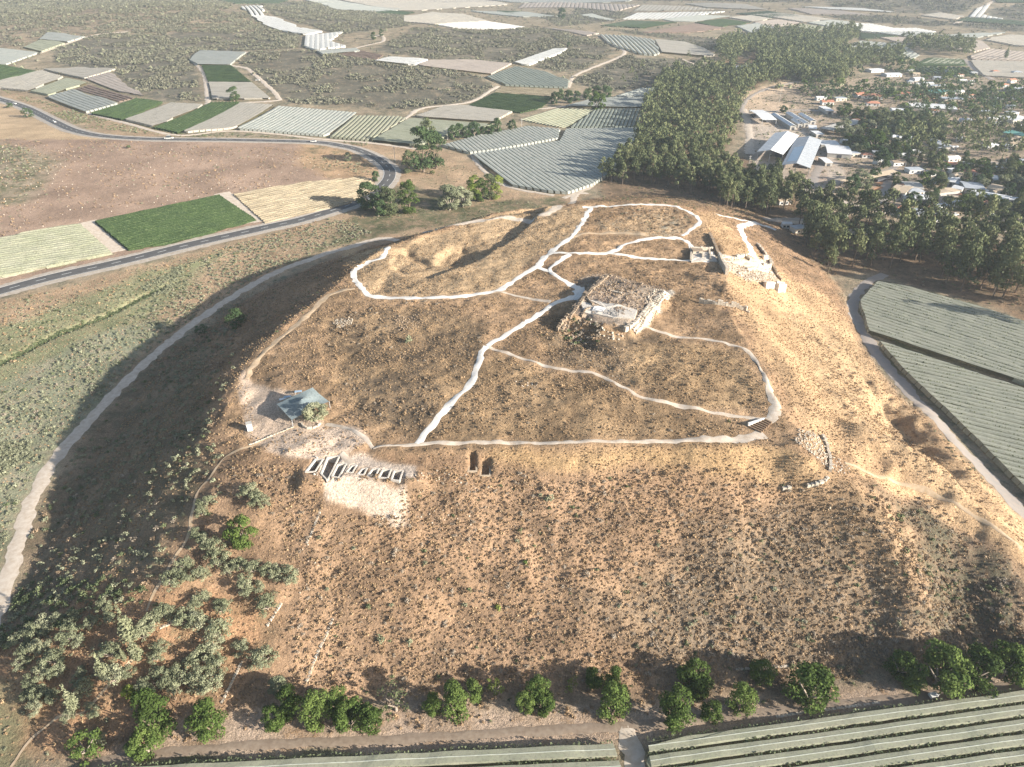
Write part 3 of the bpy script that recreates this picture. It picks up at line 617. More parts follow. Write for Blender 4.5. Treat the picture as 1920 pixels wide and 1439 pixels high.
field([(473,29),(496,29),(518,32),(562,51),(606,58),(572,64),(520,55),(497,46)], [(473,29),(572,64)], 'white', 6, .02, 2.5, .1, label='long white net winding through the dark scrub', group=G1)
field([(574,65),(640,59),(618,76),(648,86),(592,93),(570,85)], [(574,65),(572,84)], 'white', 7, .04, 2.5, .5, label='white net at the lower end of the winding white strip', group=G1)
field([(595,95),(668,90),(676,95),(605,101)], [(595,95),(668,90)], 'blue', 6, .1, 2.3, .3)
field([(703,113),(730,106),(803,111),(778,121)], [(703,113),(778,121)], 'white', 5, .03, 2.4, .15, label='bright white net on the far side of the scrub hill', group=G1)
field([(781,121),(808,112),(880,111),(960,118),(921,138)], [(781,121),(921,138)], 'pink', 5, .05, 2.2, .2, label='broad pinkish beige plot behind the scrub hill', group=G1)
field([(633,102),(671,94),(718,103),(704,113)], [(633,102),(704,113)], 'brown', 5, .3, 1, .2, style='vine')
field([(965,116),(1000,104),(1038,91),(1064,90),(1052,98),(988,122)], [(965,116),(988,122)], 'white', 6, .02, 2.5, .1, label='narrow bright white net climbing between the scrub hills', group=G1)
field([(913,143),(967,124),(1020,133),(1066,150),(1064,163),(947,158)], [(940,140),(975,159)], 'dark', 4.4, .15, 2.3, .4, label='dark grey ribbed vineyard behind the far track', group=G1)
field([(1124,64),(1180,67),(1224,73),(1238,97),(1230,102),(1202,100),(1157,86),(1140,78)], [(1160,66),(1195,98)], 'grey', 6.5, .3, 2.6, .8, label='boldly ribbed grey net on the far slope', group=G1, floor=DF)
field([(1227,73),(1283,78),(1320,90),(1341,102),(1332,105),(1241,97)], [(1241,97),(1332,105)], 'tan', 5, .03, 2.5, .2, label='smooth beige net right of the boldly ribbed one', group=G1)
field([(1345,135),(1385,122),(1412,122),(1420,130),(1395,136)], [(1345,135),(1395,136)], 'white', 5, .04, 3, .4, label='white plastic net at the edge of the pine wood', group=G1)
for q, k in [([(977,14),(985,6),(1060,3),(1200,9),(1155,21),(1080,14)],'pink'),([(1188,20),(1205,9),(1290,12),(1340,17),(1215,20)],'tan'),([(1165,35),(1190,24),(1360,21),(1250,35),(1210,35)],'white'),
  ([(1125,47),(1175,38),(1230,40),(1170,50)],'vinedark'),([(1172,50),(1232,40),(1270,41),(1205,52)],'vine'),([(1207,60),(1300,44),(1360,52),(1290,61)],'brown'),([(1302,41),(1355,35),(1408,42),(1342,50)],'vine'),
  ([(1242,36),(1300,28),(1370,30),(1300,40),(1260,39)],'grey'),([(1365,32),(1408,28),(1449,35),(1411,40)],'tan'),([(1412,41),(1456,36),(1503,42),(1456,51)],'pink'),([(1380,48),(1420,42),(1452,52),(1408,61)],'blue'),
  ([(1478,49),(1507,45),(1567,52),(1526,58)],'vinepale'),([(1410,27),(1460,24),(1562,36),(1508,41)],'tan'),([(1516,42),(1563,37),(1596,41),(1568,51)],'grey'),
  ([(1572,51),(1599,43),(1633,44),(1675,52),(1717,52),(1756,59),(1695,66),(1619,58)],'white'),([(1612,60),(1684,67),(1615,74)],'vinedark'),([(1576,92),(1614,76),(1692,83),(1725,104),(1710,109)],'grey'),
  ([(1648,69),(1740,70),(1840,76),(1857,89),(1826,97),(1740,85),(1690,80)],'pink'),([(1842,73),(1896,65),(1945,66),(1950,88),(1900,84)],'tan'),([(1820,103),(1856,91),(1940,98),(1940,114),(1822,110)],'pink'),
  ([(1820,112),(1940,116),(1950,147),(1845,141)],'tan'),([(1474,15),(1577,20),(1635,28),(1520,26)],'pink'),([(1817,31),(1830,16),(1860,7),(1845,28),(1892,36)],'white'),([(1797,38),(1812,32),(1930,40),(1930,48)],'vinedark'),
  ([(1725,28),(1760,23),(1809,30),(1788,36)],'tan'),([(560,-4),(612,-4),(700,12),(760,17),(720,21),(640,19),(605,8)],'grey'),([(614,-6),(880,-6),(955,8),(900,12),(790,19),(745,19)],'tan'),
  ([(700,23),(722,19),(778,22),(756,28)],'vine'),([(757,29),(808,22),(870,26),(912,38),(815,45),(757,40)],'tan'),([(818,46),(912,39),(984,50),(933,55),(849,51)],'white'),([(880,20),(985,22),(1048,30),(975,31)],'grey'),
  ([(1087,28),(1110,25),(1153,37),(1135,37)],'blue'),([(1013,50),(1122,62),(1100,66)],'pink'),([(930,20),(975,21),(960,26)],'vine'),([(1500,12),(1600,14),(1680,22),(1560,17)],'white'),([(1280,6),(1400,8),(1440,18),(1330,14)],'tan'),([(1440,20),(1500,30),(1440,32),(1380,25)],'vinedark'),
  ([(1760,66),(1830,62),(1890,60),(1830,70)],'blue'),([(1640,60),(1700,68),(1760,62),(1720,58)],'grey'),([(400,-6),(560,-6),(520,6),(440,6)],'vinedark'),([(880,-8),(1200,-8),(1180,2),(960,4)],'grey'),([(1860,-6),(2000,-6),(2000,6),(1870,4)],'vinedark'),([(1723,118),(1745,108),(1800,110),(1808,120)],'olive')]:
    sheet(q, k)
field([(1712,121),(1741,108),(1808,112),(1812,122)], [(1712,121),(1812,122)], 'vine', 4.5, .1, 1.9, .3, style='vine', label='bright green vineyard beyond the village trees', group=G1, floor=((.08,.12,.04),(.05,.09,.02)))
field([(1714,124),(1813,125),(1838,142),(1725,136)], [(1760,124),(1790,141)], 'vinedark', 5, .3, 1.9, .3, style='vine', label='dark green striped vineyard beyond the village trees', group=G1, floor=((.12,.13,.07),(.06,.08,.04)))
build_ground(); build_roads()

# ------------------------------------------------------------------ foliage building blocks
def clumpcloud(clumps, per, size, flat=.8):
    Cs = []; Ns = []
    for (c, r) in clumps:
        n = max(6, int(per*r*r)); d = RNG.normal(size=(n, 3)); d /= np.linalg.norm(d, axis=1)[:, None]
        d[:, 2] = np.where(d[:, 2] < -.3, -d[:, 2], d[:, 2]); rr = r*RNG.uniform(.72, 1.12, (n, 1))
        Cs.append(np.array(c)+d*rr*np.array([1, 1, flat])); Ns.append(d)
    C_ = np.vstack(Cs); Nn = np.vstack(Ns)
    return quads(C_, size*RNG.uniform(.6, 1.3, len(C_)), Nn)
def crown(kind, seed):
    rs = random.Random(seed); cl = []
    if kind == 'round':      # unit: crown radius 1, centre of the crown at z=1
        for i in range(26):
            a = rs.uniform(0, 6.28); h = rs.uniform(.05, 1.9); rad = math.sqrt(max(.05, 1-(h-.95)**2*.95))*rs.uniform(.45, .8)
            cl.append(((rad*math.cos(a), rad*math.sin(a), h), rs.uniform(.22, .42)))
        return clumpcloud(cl, 1250, .06)
    if kind == 'tall':
        for i in range(30):
            a = rs.uniform(0, 6.28); h = rs.uniform(.1, 2.9); rad = math.sqrt(max(.05, 1-((h-1.4)/1.6)**2))*rs.uniform(.3, .75)
            cl.append(((rad*math.cos(a), rad*math.sin(a), h), rs.uniform(.22, .45)))
        return clumpcloud(cl, 1050, .06)
    if kind == 'sparse':
        for i in range(16):
            a = rs.uniform(0, 6.28); h = rs.uniform(.3, 1.9); rad = rs.uniform(.2, .9)
            cl.append(((rad*math.cos(a), rad*math.sin(a), h), rs.uniform(.14, .3)))
        return clumpcloud(cl, 600, .058)
    if kind == 'olive':
        for i in range(20):
            a = rs.uniform(0, 6.28); h = rs.uniform(.15, 1.25); rad = math.sqrt(max(.05, 1-(h-.5)**2))*rs.uniform(.35, .9)
            cl.append(((rad*math.cos(a), rad*math.sin(a), h), rs.uniform(.2, .36)))
        return clumpcloud(cl, 1000, .056)
    if kind == 'cypress':
        for i in range(26):
            h = i/25; r = .9*math.sin(min(1, h*1.15+.12)*math.pi)**.6*(1-h*.55); a = rs.uniform(0, 6.28)
            cl.append(((.25*r*math.cos(a), .25*r*math.sin(a), .3+h*5.6), max(.15, r*.85)))
        return clumpcloud(cl, 150, .12, 1.1)
    if kind == 'pine':       # flat topped tufts on a bare lower stem
        cl.append(((0, 0, 2.45), .38))
        for i in range(15):
            a = i*2.4+rs.uniform(-.5, .5); h = rs.uniform(.85, 2.4); rad = (1.05-(h-.8)*.42)*rs.uniform(.45, .9)
            cl.append(((rad*math.cos(a), rad*math.sin(a), h), rs.uniform(.26, .44)))
        return clumpcloud(cl, 400, .088, .75)
    if kind == 'farpine':
        for i in range(8):
            a = i*2.4; h = rs.uniform(.7, 2.35); rad = (1.1-(h-.7)*.4)*rs.uniform(.45, .95)
            cl.append(((rad*math.cos(a), rad*math.sin(a), h), rs.uniform(.3, .46)))
        return clumpcloud(cl, 90, .16, .75)
    if kind == 'shrub':
        for i in range(5):
            a = rs.uniform(0, 6.28); rad = rs.uniform(0, .6); cl.append(((rad*math.cos(a), rad*math.sin(a), rs.uniform(.15, .5)), rs.uniform(.3, .55)))
        return clumpcloud(cl, 90, .15)
    if kind == 'lowshrub':
        cl = [((0, 0, .3), .7), ((.35, .2, .3), .45), ((-.3, -.25, .25), .45)]
        return clumpcloud(cl, 26, .26)
    if kind == 'tuft':
        return clumpcloud([((0, 0, .15), .6)], 34, .32, .6)
    if kind == 'palm':
        V = []; F = []
        for i in range(26):
            a = i*2.4; e = rs.uniform(-.2, 1.1); pr = None
            for k in range(6):
                t = k/5; r = t*1.1*math.cos(e*.6); z = math.sin(e)*t*1.1-t*t*.9; w = .13*(1-t*.8); x, y = r*math.cos(a), r*math.sin(a)
                l = (x-w*math.sin(a), y+w*math.cos(a), z+2.3); q = (x+w*math.sin(a), y-w*math.cos(a), z+2.3); V += [l, q]
                if k: n = len(V); F.append((n-4, n-3, n-1, n-2))
        return np.array(V), np.array(F)
def limbs(kind, seed):
    rs = random.Random(seed+99); mb = MB()
    if kind in ('pine', 'farpine'):
        mb.tube((0, 0, -.1), (.03, .02, 1.2), .07, .05); mb.tube((.03, .02, 1.2), (0, 0, 2.4), .05, .02)
        for i in range(6): a = i*1.1; h = .9+i*.22; mb.tube((.02, 0, h-.15), (.6*math.cos(a)*(1.2-i*.1), .6*math.sin(a)*(1.2-i*.1), h+.15), .028, .01, 4)
    elif kind == 'cypress': mb.tube((0, 0, -.1), (0, 0, 3), .12, .05)
    elif kind == 'palm': mb.tube((0, 0, -.1), (.05, 0, 2.35), .1, .075)
    else:
        top = {'round': .8, 'tall': 1.4, 'sparse': .8, 'olive': .35}.get(kind, .3)
        mb.tube((0, 0, -.15), (.03, 0, top*.5), .1, .075)
        for i in range(5):
            a = i*1.3+rs.uniform(-.3, .3); mb.tube((.03, 0, top*.4), (.5*math.cos(a), .5*math.sin(a), top+.25), .055, .02, 5)
    return mb
FOL = {'green': foliage('green leaves', [(.045,.07,.018), (.085,.13,.032), (.15,.20,.055)]), 'olive': foliage('grey olive leaves', [(.14,.155,.09), (.225,.24,.145), (.33,.33,.215)], .15),
 'pine': foliage('pine needles', [(.065,.08,.038), (.125,.145,.068), (.22,.23,.11)], .15), 'dark': foliage('dark leaves', [(.04,.065,.025), (.07,.11,.045), (.11,.15,.065)]),
 'yellow': foliage('yellow green leaves', [(.12,.17,.03), (.2,.25,.05), (.26,.30,.08)]), 'cypress': foliage('cypress foliage', [(.15,.16,.09), (.22,.23,.135), (.29,.29,.185)], .1),
 'euc': foliage('eucalyptus leaves', [(.08,.10,.045), (.14,.16,.08), (.22,.24,.13)])}
M['bark'] = plain('bark', (.20,.15,.11), (.13,.10,.075), 2, .2); M['palebark'] = plain('pale bark', (.36,.30,.24), (.25,.2,.16), 2, .2)
TPL = {}
def tpl(kind, mat, v):
    k = (kind, mat, v)
    if k not in TPL:
        V, F = crown(kind, v*13+5); TPL[k] = (rawmesh('crown', V, F, FOL[mat]), limbs(kind, v).mesh('trunk', M['palebark' if kind in ('round', 'olive', 'sparse', 'palm') else 'bark'], True))
    return TPL[k]
def tree(name, x, y, r, kind, mat, label, cat='tree', group=None, hs=1.0, parts=True, z=None):
    v = random.randrange(5); cm, tm = tpl(kind, mat, v); zz = float(hz(x, y)[0]) if z is None else z
    s = (r*random.uniform(.92, 1.08), r*random.uniform(.92, 1.08), r*hs)
    root = thing(name, label, cat, (x, y, zz), random.uniform(0, 6.28), group, s)
    link('crown', cm, root); link('trunk', tm, root)
    return root
def treepx(cx, cy, w, kind, **k):
    """cx, cy, w: the middle and the width of the crown in the photo"""
    hc = {'round': 1.0, 'tall': 1.45, 'olive': .6, 'sparse': 1.0, 'cypress': 3.0, 'pine': 1.6, 'palm': 2.0, 'shrub': .4}[kind]*k.get('hs', 1.0)
    r = 3.0
    for _ in range(3):
        p = cast([(cx, cy)], hc*r)[0]; sl = math.sqrt(p[0]**2+p[1]**2+(CAMH-p[2])**2); r = w*.5*sl/FPX*1.02
    return p[0], p[1], r
def place(lst, name, kind, mat, labels, cat='tree', group=None, hs=1.0):
    for i, (cx, cy, w) in enumerate(lst):
        x, y, r = treepx(cx, cy, w, kind, hs=hs); tree(name, x, y, r, kind, mat, labels[i] if isinstance(labels, list) else labels, cat, group, hs)
ORD = ['first','second','third','fourth','fifth','sixth','seventh','eighth','ninth','tenth','eleventh','twelfth','thirteenth','fourteenth','fifteenth','sixteenth','seventeenth','eighteenth','nineteenth','twentieth']
TENS = {2:'twenty',3:'thirty',4:'forty',5:'fifty',6:'sixty',7:'seventy'}
def ordn(i):
    if i < 20: return ORD[i]
    t, u = divmod(i+1, 10)
    return (TENS[t]+'-'+ORD[u-1]) if u else TENS[t][:-1]+'ieth'
# ------------------------------------------------------------------ trees one can tell apart
row = sorted([(285,1345,62,'tall','green'),(272,1395,48,'round','green'),(388,1352,56,'tall','green'),(512,1345,40,'round','green'),(545,1318,46,'tall','green'),(522,1288,34,'round','olive'),(592,1335,52,'tall','green'),(632,1318,40,'tall','green'),(655,1345,58,'round','green'),(694,1350,46,'round','green'),
  (740,1312,60,'sparse','euc'),(812,1322,34,'tall','green'),(852,1318,50,'tall','green'),(886,1298,36,'round','green'),(928,1290,34,'sparse','yellow'),(984,1322,34,'tall','green'),(1008,1298,42,'tall','green'),(1022,1318,40,'round','green'),
  (1072,1285,26,'sparse','yellow'),(1116,1272,34,'round','green'),(1148,1276,36,'tall','green'),(1150,1318,58,'tall','green'),(1268,1330,62,'tall','green'),(1334,1336,38,'round','green'),(1390,1312,46,'tall','green'),(1302,1270,56,'round','green'),(1312,1290,40,'round','green'),
  (1430,1262,42,'round','green'),(1522,1290,74,'round','green'),(1692,1250,46,'round','green'),(1715,1278,36,'round','green'),(1768,1258,70,'round','green'),(1836,1254,62,'round','green'),(1893,1248,60,'round','green'),(1956,1240,60,'round','green'),(2026,1232,56,'round','green')], key=lambda t: t[0])
for i, (cx, cy, w, k, m_) in enumerate(row):
    x, y, r = treepx(cx, cy, w, k)
    d = {'green': 'leafy bright green', 'olive': 'greyish', 'euc': 'sparse grey green', 'yellow': 'thin yellowish'}[m_]
    tree('row_tree', x, y, r, k, m_, f'{d} {"tall " if k=="tall" else ""}tree, {ordn(i)} from left in the row by the front track', 'tree', 'green trees in the row above the front vineyards')
ol = sorted([(465,922,38),(480,936,36),(496,941,30),(383,942,30),(377,960,26),(369,1003,30),(388,1015,36),(400,1030,40),(410,1052,42),(430,1068,32),(345,1058,34),(318,1088,40),(335,1078,30),(350,1082,30),(376,1078,34),(448,1060,34),(474,1066,34),(504,1070,36),(520,1076,30),(540,1082,44),(460,1098,40),(484,1103,26),
  (416,1140,38),(378,1120,30),(368,1132,28),(500,1133,46),(350,1160,48),(372,1168,44),(410,1182,50),(398,1205,40),(308,1150,40),(282,1170,44),(268,1190,36),(298,1215,32),(292,1232,28),(451,1214,34),(490,1236,52),(380,1232,48),(405,1245,44),(340,1262,44),(368,1275,46),(395,1282,46),(300,1275,44),(278,1290,40),(325,1292,36),
  (35,1200,32),(62,1185,36),(85,1172,34),(50,1222,36),(78,1212,36),(40,1243,28),(98,1235,40),(78,1260,32),(105,1262,30),(128,1190,44),(146,1205,28),(135,1158,26),(108,1160,22),(170,1168,30),(205,1160,26),(205,1222,40),(212,1268,46),(236,1262,30),(160,1290,36),(152,1262,22),(145,1275,24),(58,1285,34),(72,1302,34),(48,1308,24),(65,1325,30),(100,1310,28),(125,1345,22),(170,1335,32),(195,1140,30)], key=lambda t: t[0])
for i, (cx, cy, w) in enumerate(ol):
    x, y, r = treepx(cx, cy, w*.92, 'olive')
    tree('olive_tree', x, y, r, 'olive', 'olive', f'{"small" if w<31 else "rounded" if w<42 else "broad"} grey green olive tree, {ordn(i)} from the left in the olive grove', 'olive tree', 'olive trees at the foot of the mound')
for cx, cy, w, l in [(232,1170,34,'tallest pale cypress in the olive grove, above the leaning one'),(250,1215,26,'pale cypress just below the tallest one in the olive grove'),(228,1225,12,'very thin pale cypress beside the tall ones'),(187,1250,26,'short pale cypress between two olive trees'),(128,1310,26,'lone cone shaped cypress near the thin trail at lower left')]:
    x, y, r = treepx(cx, cy, w, 'cypress', hs=.8 if w > 20 else 1.1); tree('cypress_tree', x, y, r, 'cypress', 'cypress', l, 'cypress', 'cypresses in the olive grove', .8 if w > 20 else 1.1)
one = lambda cx, cy, w, k, m_, l, c='tree', g=None, hs=1.0, nm='tree': (lambda q: tree(nm, q[0], q[1], q[2], k, m_, l, c, g, hs))(treepx(cx, cy, w, k, hs=hs))
one(452,997,52,'round','green','single rounded green tree casting a long shadow above the olive grove', nm='lone_tree')
one(240,1298,20,'round','yellow','small yellow green bush at the foot of the broad olive trees', 'bush', nm='yellow_bush')
one(156,1400,56,'olive','green','wide bushy green tree in the lower left corner', nm='bushy_tree'); one(185,1385,28,'olive','olive','small grey bush beside the wide bushy tree at lower left', 'bush', nm='grey_bush')
one(591,776,44,'round','olive','pale green tree growing against the grey shade cloth', nm='shade_tree', hs=.8)
one(765,638,20,'shrub','olive','lone grey green bush on the brown summit, with a long shadow', 'bush', nm='lone_bush', hs=1.3)
one(442,600,40,'olive','dark','large dark round bush on the shaded left slope', 'bush', nm='slope_bush'); one(378,618,22,'olive','dark','smaller dark bush beside the dirt track on the shaded slope', 'bush', nm='slope_bush')
one(437,177,20,'round','dark','lone dark tree standing in the beige plot', nm='lone_field_tree')
one(1119,190,30,'round','green','round bright green tree beside the blue grey plot', nm='round_tree')
eu = [(802,252,34,'tall','euc','tallest slim tree of the dark clump above the road bend'),(792,284,50,'tall','dark','broad dark tree of the clump above the road bend'),(816,284,42,'tall','dark','dark tree right of the broad one above the road bend'),(765,304,26,'tall','euc','slim grey green tree right beside the road bend'),
  (690,368,44,'round','dark','dark round tree hanging over the road'),(708,386,38,'round','dark','low dark tree below the one over the road'),(728,378,46,'round','euc','grey green tree in the middle of the group by the road'),(766,370,38,'tall','green','bright green tree right of the group by the road'),
  (842,372,42,'round','olive','grey silvery tree left of the bright pair behind the mound'),(868,370,36,'round','olive','second grey silvery tree behind the mound'),(888,354,30,'tall','yellow','yellow green slim tree behind the mound, nearest the silvery ones'),(903,358,26,'tall','green','green slim tree between the yellow green ones'),(918,352,30,'tall','euc','paler slim tree of the group behind the mound'),(932,352,28,'tall','yellow','yellow green slim tree at the right end of the group behind the mound'),
  (840,390,10,'shrub','green','small green bush on the dry bank behind the mound'),(809,324,14,'shrub','green','small green bush on the open bank below the dark clump'),(704,331,16,'round','dark','small dark bush at the inner edge of the road bend'),(652,295,14,'round','olive','small grey bush inside the road bend'),(240,276,12,'shrub','dark','small dark bush on the red brown hill'),(50,213,18,'olive','dark','long dark bush beside the road at far left'),(18,198,10,'olive','dark','small dark bush on the verge at far left'),
  (1028,935,24,'shrub','olive','round grey green bush in the middle of the front slope'),(985,1053,15,'shrub','green','small green bush low in the middle of the front slope'),(935,1140,20,'shrub','yellow','pale green bush with a dark shadow on the lower front slope'),(713,1200,22,'shrub','olive','grey green bush low on the front slope, left one'),(768,1203,20,'shrub','olive','pale grey green bush next to a chalky patch'),(1120,640,12,'shrub','dark','dark bush beside the ruin'),(1368,790,10,'shrub','dark','dark bush beside the sandy path near the steps')]
for cx, cy, w, k, m_, l in eu: one(cx, cy, w, k, m_, l, 'bush' if 'bush' in l else 'tree', 'bushes on the slopes' if 'bush' in l else 'trees behind the mound', 1.0, 'bush' if 'bush' in l else 'valley_tree')
for i, (cx, cy, w) in enumerate([(850,249,20),(862,246,20),(875,248,17),(889,244,22),(905,247,14),(918,244,18),(931,237,22),(960,236,18)]): one(cx, cy, w, 'round', 'dark', f'dark green tree, {ordn(i)} from the left in the windbreak behind the narrow netted plot', 'tree', 'dark windbreak trees', 1.1, 'windbreak_tree')
for i, (cx, cy, w) in enumerate([(1040,184,18),(1050,178,15),(1066,182,18),(1082,181,14),(1102,177,18),(1118,172,16),(1137,173,20),(700,68,10),(715,62,9),(1053,26,14),(1066,84,6)]): one(cx, cy, w, 'round', 'dark', f'far dark tree, {ordn(i)} from the left among the trees between the plots' , 'tree', 'far trees between the plots', 1.1, 'far_tree')
# ------------------------------------------------------------------ scattering
def scatter(poly, sp, jit=.9, z=None, ex=(), world=None, clump=0, cs=18, seed=0, edge=0, n_=3):
    q = world if world is not None else (cast(dens(np.array(poly, float), n_))[:, :2] if z is None else P(poly, z))
    lo, hi = q.min(0), q.max(0); xs = np.arange(lo[0], hi[0], sp); ys = np.arange(lo[1], hi[1], sp)
    a, b = np.meshgrid(xs, ys); a = a.ravel(); b = b.ravel(); a = a+RNG.uniform(-.5, .5, a.shape)*sp*jit; b = b+RNG.uniform(-.5, .5, b.shape)*sp*jit
    m = inside(a+(vnoise(a, b, 9, 1)-.5)*6, b+(vnoise(a, b, 9, 2)-.5)*6, q); a, b = a[m], b[m]
    if clump:
        f = fbm(a, b, cs, seed+70, 3); keep = RNG.uniform(size=len(a)) < sstep(.5-clump*.35, .5+clump*.35, f+.02); a, b = a[keep], b[keep]
    for e in ex:
        k = ~inside(a, b, e); a, b = a[k], b[k]
    return np.stack([a, b], -1)
def offpaths(p, marg=1.2):
    keep = np.ones(len(p), bool)
    for c, w in RIBS:
        lo, hi = c.min(0)-w-3, c.max(0)+w+3
        i = np.where(keep & (p[:, 0] > lo[0]) & (p[:, 0] < hi[0]) & (p[:, 1] > lo[1]) & (p[:, 1] < hi[1]))[0]
        if len(i):
            cc = c[::max(1, int(len(c)/160))]; keep[i[segdist(p[i, 0], p[i, 1], cc, False) < w*.5+marg]] = False
    return p[keep]
def offields(p, m_=0):
    keep = np.ones(len(p), bool)
    for q in FIELDS:
        lo, hi = q.min(0), q.max(0); i = np.where(keep & (p[:, 0] > lo[0]) & (p[:, 0] < hi[0]) & (p[:, 1] > lo[1]) & (p[:, 1] < hi[1]))[0]
        if len(i): keep[i[inside(p[i, 0], p[i, 1], q)]] = False
    return p[keep]
def cull(p, marg=.18):                    # leave out what neither this view nor a step beside it can see
    d = np.c_[p[:, 0], p[:, 1], hz(p[:, 0], p[:, 1])-CAMH]; f = d[:, 1]*CP-d[:, 2]*SP; u = d[:, 0]/f; v = (d[:, 1]*SP+d[:, 2]*CP)/f
    return p[(np.abs(u) < .72+marg) & (v < .54+marg) & (v > -.54-marg) & (f > 0)]
def instances(name, P_, scl, idx, temps, kind='stuff', zs=None):
    n = len(P_); z = hz(P_[:, 0], P_[:, 1])-.05 if P_.shape[1] == 2 else P_[:, 2]
    me = bpy.data.meshes.new(name); me.vertices.add(n); me.vertices.foreach_set('co', np.c_[P_[:, :2], z].astype(np.float32).ravel())
    at = me.attributes.new('scl', 'FLOAT_VECTOR', 'POINT'); s3 = np.c_[scl, scl, scl*(1 if zs is None else zs)]; at.data.foreach_set('vector', s3.astype(np.float32).ravel())
    at = me.attributes.new('rot', 'FLOAT_VECTOR', 'POINT'); at.data.foreach_set('vector', np.c_[np.zeros((n, 2)), RNG.uniform(0, 6.28, n)].astype(np.float32).ravel())
    at = me.attributes.new('idx', 'INT', 'POINT'); at.data.foreach_set('value', idx.astype(np.int32))
    o = link(name, me); o['kind'] = kind
    c = bpy.data.collections.new(name+' templates')
    for i, t in enumerate(temps): q = bpy.data.objects.new('%s_%02d' % (name, i), t); c.objects.link(q)
    g = bpy.data.node_groups.new(name, 'GeometryNodeTree'); g.interface.new_socket('Geometry', in_out='INPUT', socket_type='NodeSocketGeometry'); g.interface.new_socket('Geometry', in_out='OUTPUT', socket_type='NodeSocketGeometry')
    gi = g.nodes.new('NodeGroupInput'); go = g.nodes.new('NodeGroupOutput'); ip = g.nodes.new('GeometryNodeInstanceOnPoints'); ci = g.nodes.new('GeometryNodeCollectionInfo')
    ci.inputs['Collection'].default_value = c; ci.inputs['Separate Children'].default_value = True; ci.inputs['Reset Children'].default_value = True
    def na(nm, t): a_ = g.nodes.new('GeometryNodeInputNamedAttribute'); a_.data_type = t; a_.inputs['Name'].default_value = nm; return a_.outputs['Attribute']
    L = g.links.new; L(gi.outputs[0], ip.inputs['Points']); L(ci.outputs[0], ip.inputs['Instance']); ip.inputs['Pick Instance'].default_value = True
    L(na('idx', 'INT'), ip.inputs['Instance Index']); L(na('rot', 'FLOAT_VECTOR'), ip.inputs['Rotation']); L(na('scl', 'FLOAT_VECTOR'), ip.inputs['Scale']); L(ip.outputs[0], go.inputs[0])
    md = o.modifiers.new('scatter', 'NODES'); md.node_group = g
    return o
SF = {'brown': foliage('dry brown twigs', [(.18,.13,.085), (.28,.2,.13), (.40,.295,.19)], 0, .5), 'straw': foliage('dry straw', [(.22,.15,.09), (.34,.235,.137), (.48,.34,.2)], 0, .5),
 'sage': foliage('sage leaves', [(.15,.155,.095), (.23,.235,.15), (.32,.32,.21)], 0, .5), 'grn': foliage('shrub leaves', [(.075,.095,.045), (.12,.145,.07), (.18,.20,.10)], 0, .5), 'scrub': foliage('scrub leaves', [(.095,.094,.065), (.15,.145,.103), (.22,.208,.148)], 0, .1),
 'grey': foliage('grey twigs', [(.23,.185,.14), (.32,.265,.2), (.42,.35,.27)], 0, .5)}
def temps(spec):
    out = []
    for kind, mat, n in spec:
        for i in range(n): V, F = crown(kind, 300+i); out.append(rawmesh(kind, V, F, SF[mat]))
    return out
pit = [q for q in trw]; NOVEG = pit+[castpoly(z_) for z_ in ([(606,900),(755,904),(752,968),(606,965)], [(560,848),(790,866),(780,898),(600,900),(566,895)], [(500,720),(620,728),(620,800),(480,815),(465,700)], [(1068,585),(1110,570),(1200,590),(1190,610),(1090,602)], [(1290,465),(1340,465),(1345,500),(1290,495)])]
veg = lambda p: cull(offpaths(p))
# single shrubs one can tell apart on the slopes: the largest few hundred
big = [scatter([(620,930),(900,900),(1300,900),(1560,950),(1720,1000),(1780,1240),(1300,1270),(620,1270),(560,1100)], 7.5, 1.0, ex=NOVEG, clump=.6), ]
bp = veg(np.vstack(big)); RNG.shuffle(bp); bp = bp[:240]
T_ = {m_: [rawmesh('shrub', *crown('shrub', 500+i), SF[m_]) for i in range(4)] for m_ in ('brown', 'sage', 'grn', 'grey')}
for x, y in bp:
    m_ = random.choices(['brown', 'grn', 'grey', 'sage'], [5, 2, 3, 3])[0]; r = random.uniform(.7, 1.35)
    o = link('shrub', random.choice(T_[m_]), None, (x, y, float(hz(x, y)[0])-.05), random.uniform(0, 6.28), (r, r, r*random.uniform(.8, 1.2)))
    tag(o, {'brown': 'dry brown shrub among many on the front slope of the mound', 'grn': 'small dark green shrub among many on the front slope of the mound', 'grey': 'grey leafless shrub among many on the front slope of the mound', 'sage': 'pale sage green shrub among many on the front slope of the mound'}[m_], 'shrub', 'shrubs on the front slope')
# the growth nobody could count
A = []   # points, size, index
def add(p, s0, s1, ws):
    n = len(p); A.append((p, RNG.uniform(s0, s1, n)*RNG.uniform(.7, 1, n), RNG.choice([w[0] for w in ws], n, p=np.array([w[1] for w in ws])/sum(w[1] for w in ws))))
TL = temps([('shrub', 'brown', 2), ('shrub', 'sage', 2), ('shrub', 'grn', 2), ('shrub', 'grey', 2), ('lowshrub', 'brown', 1), ('lowshrub', 'sage', 1), ('lowshrub', 'straw', 2), ('tuft', 'straw', 2), ('tuft', 'brown', 1)])
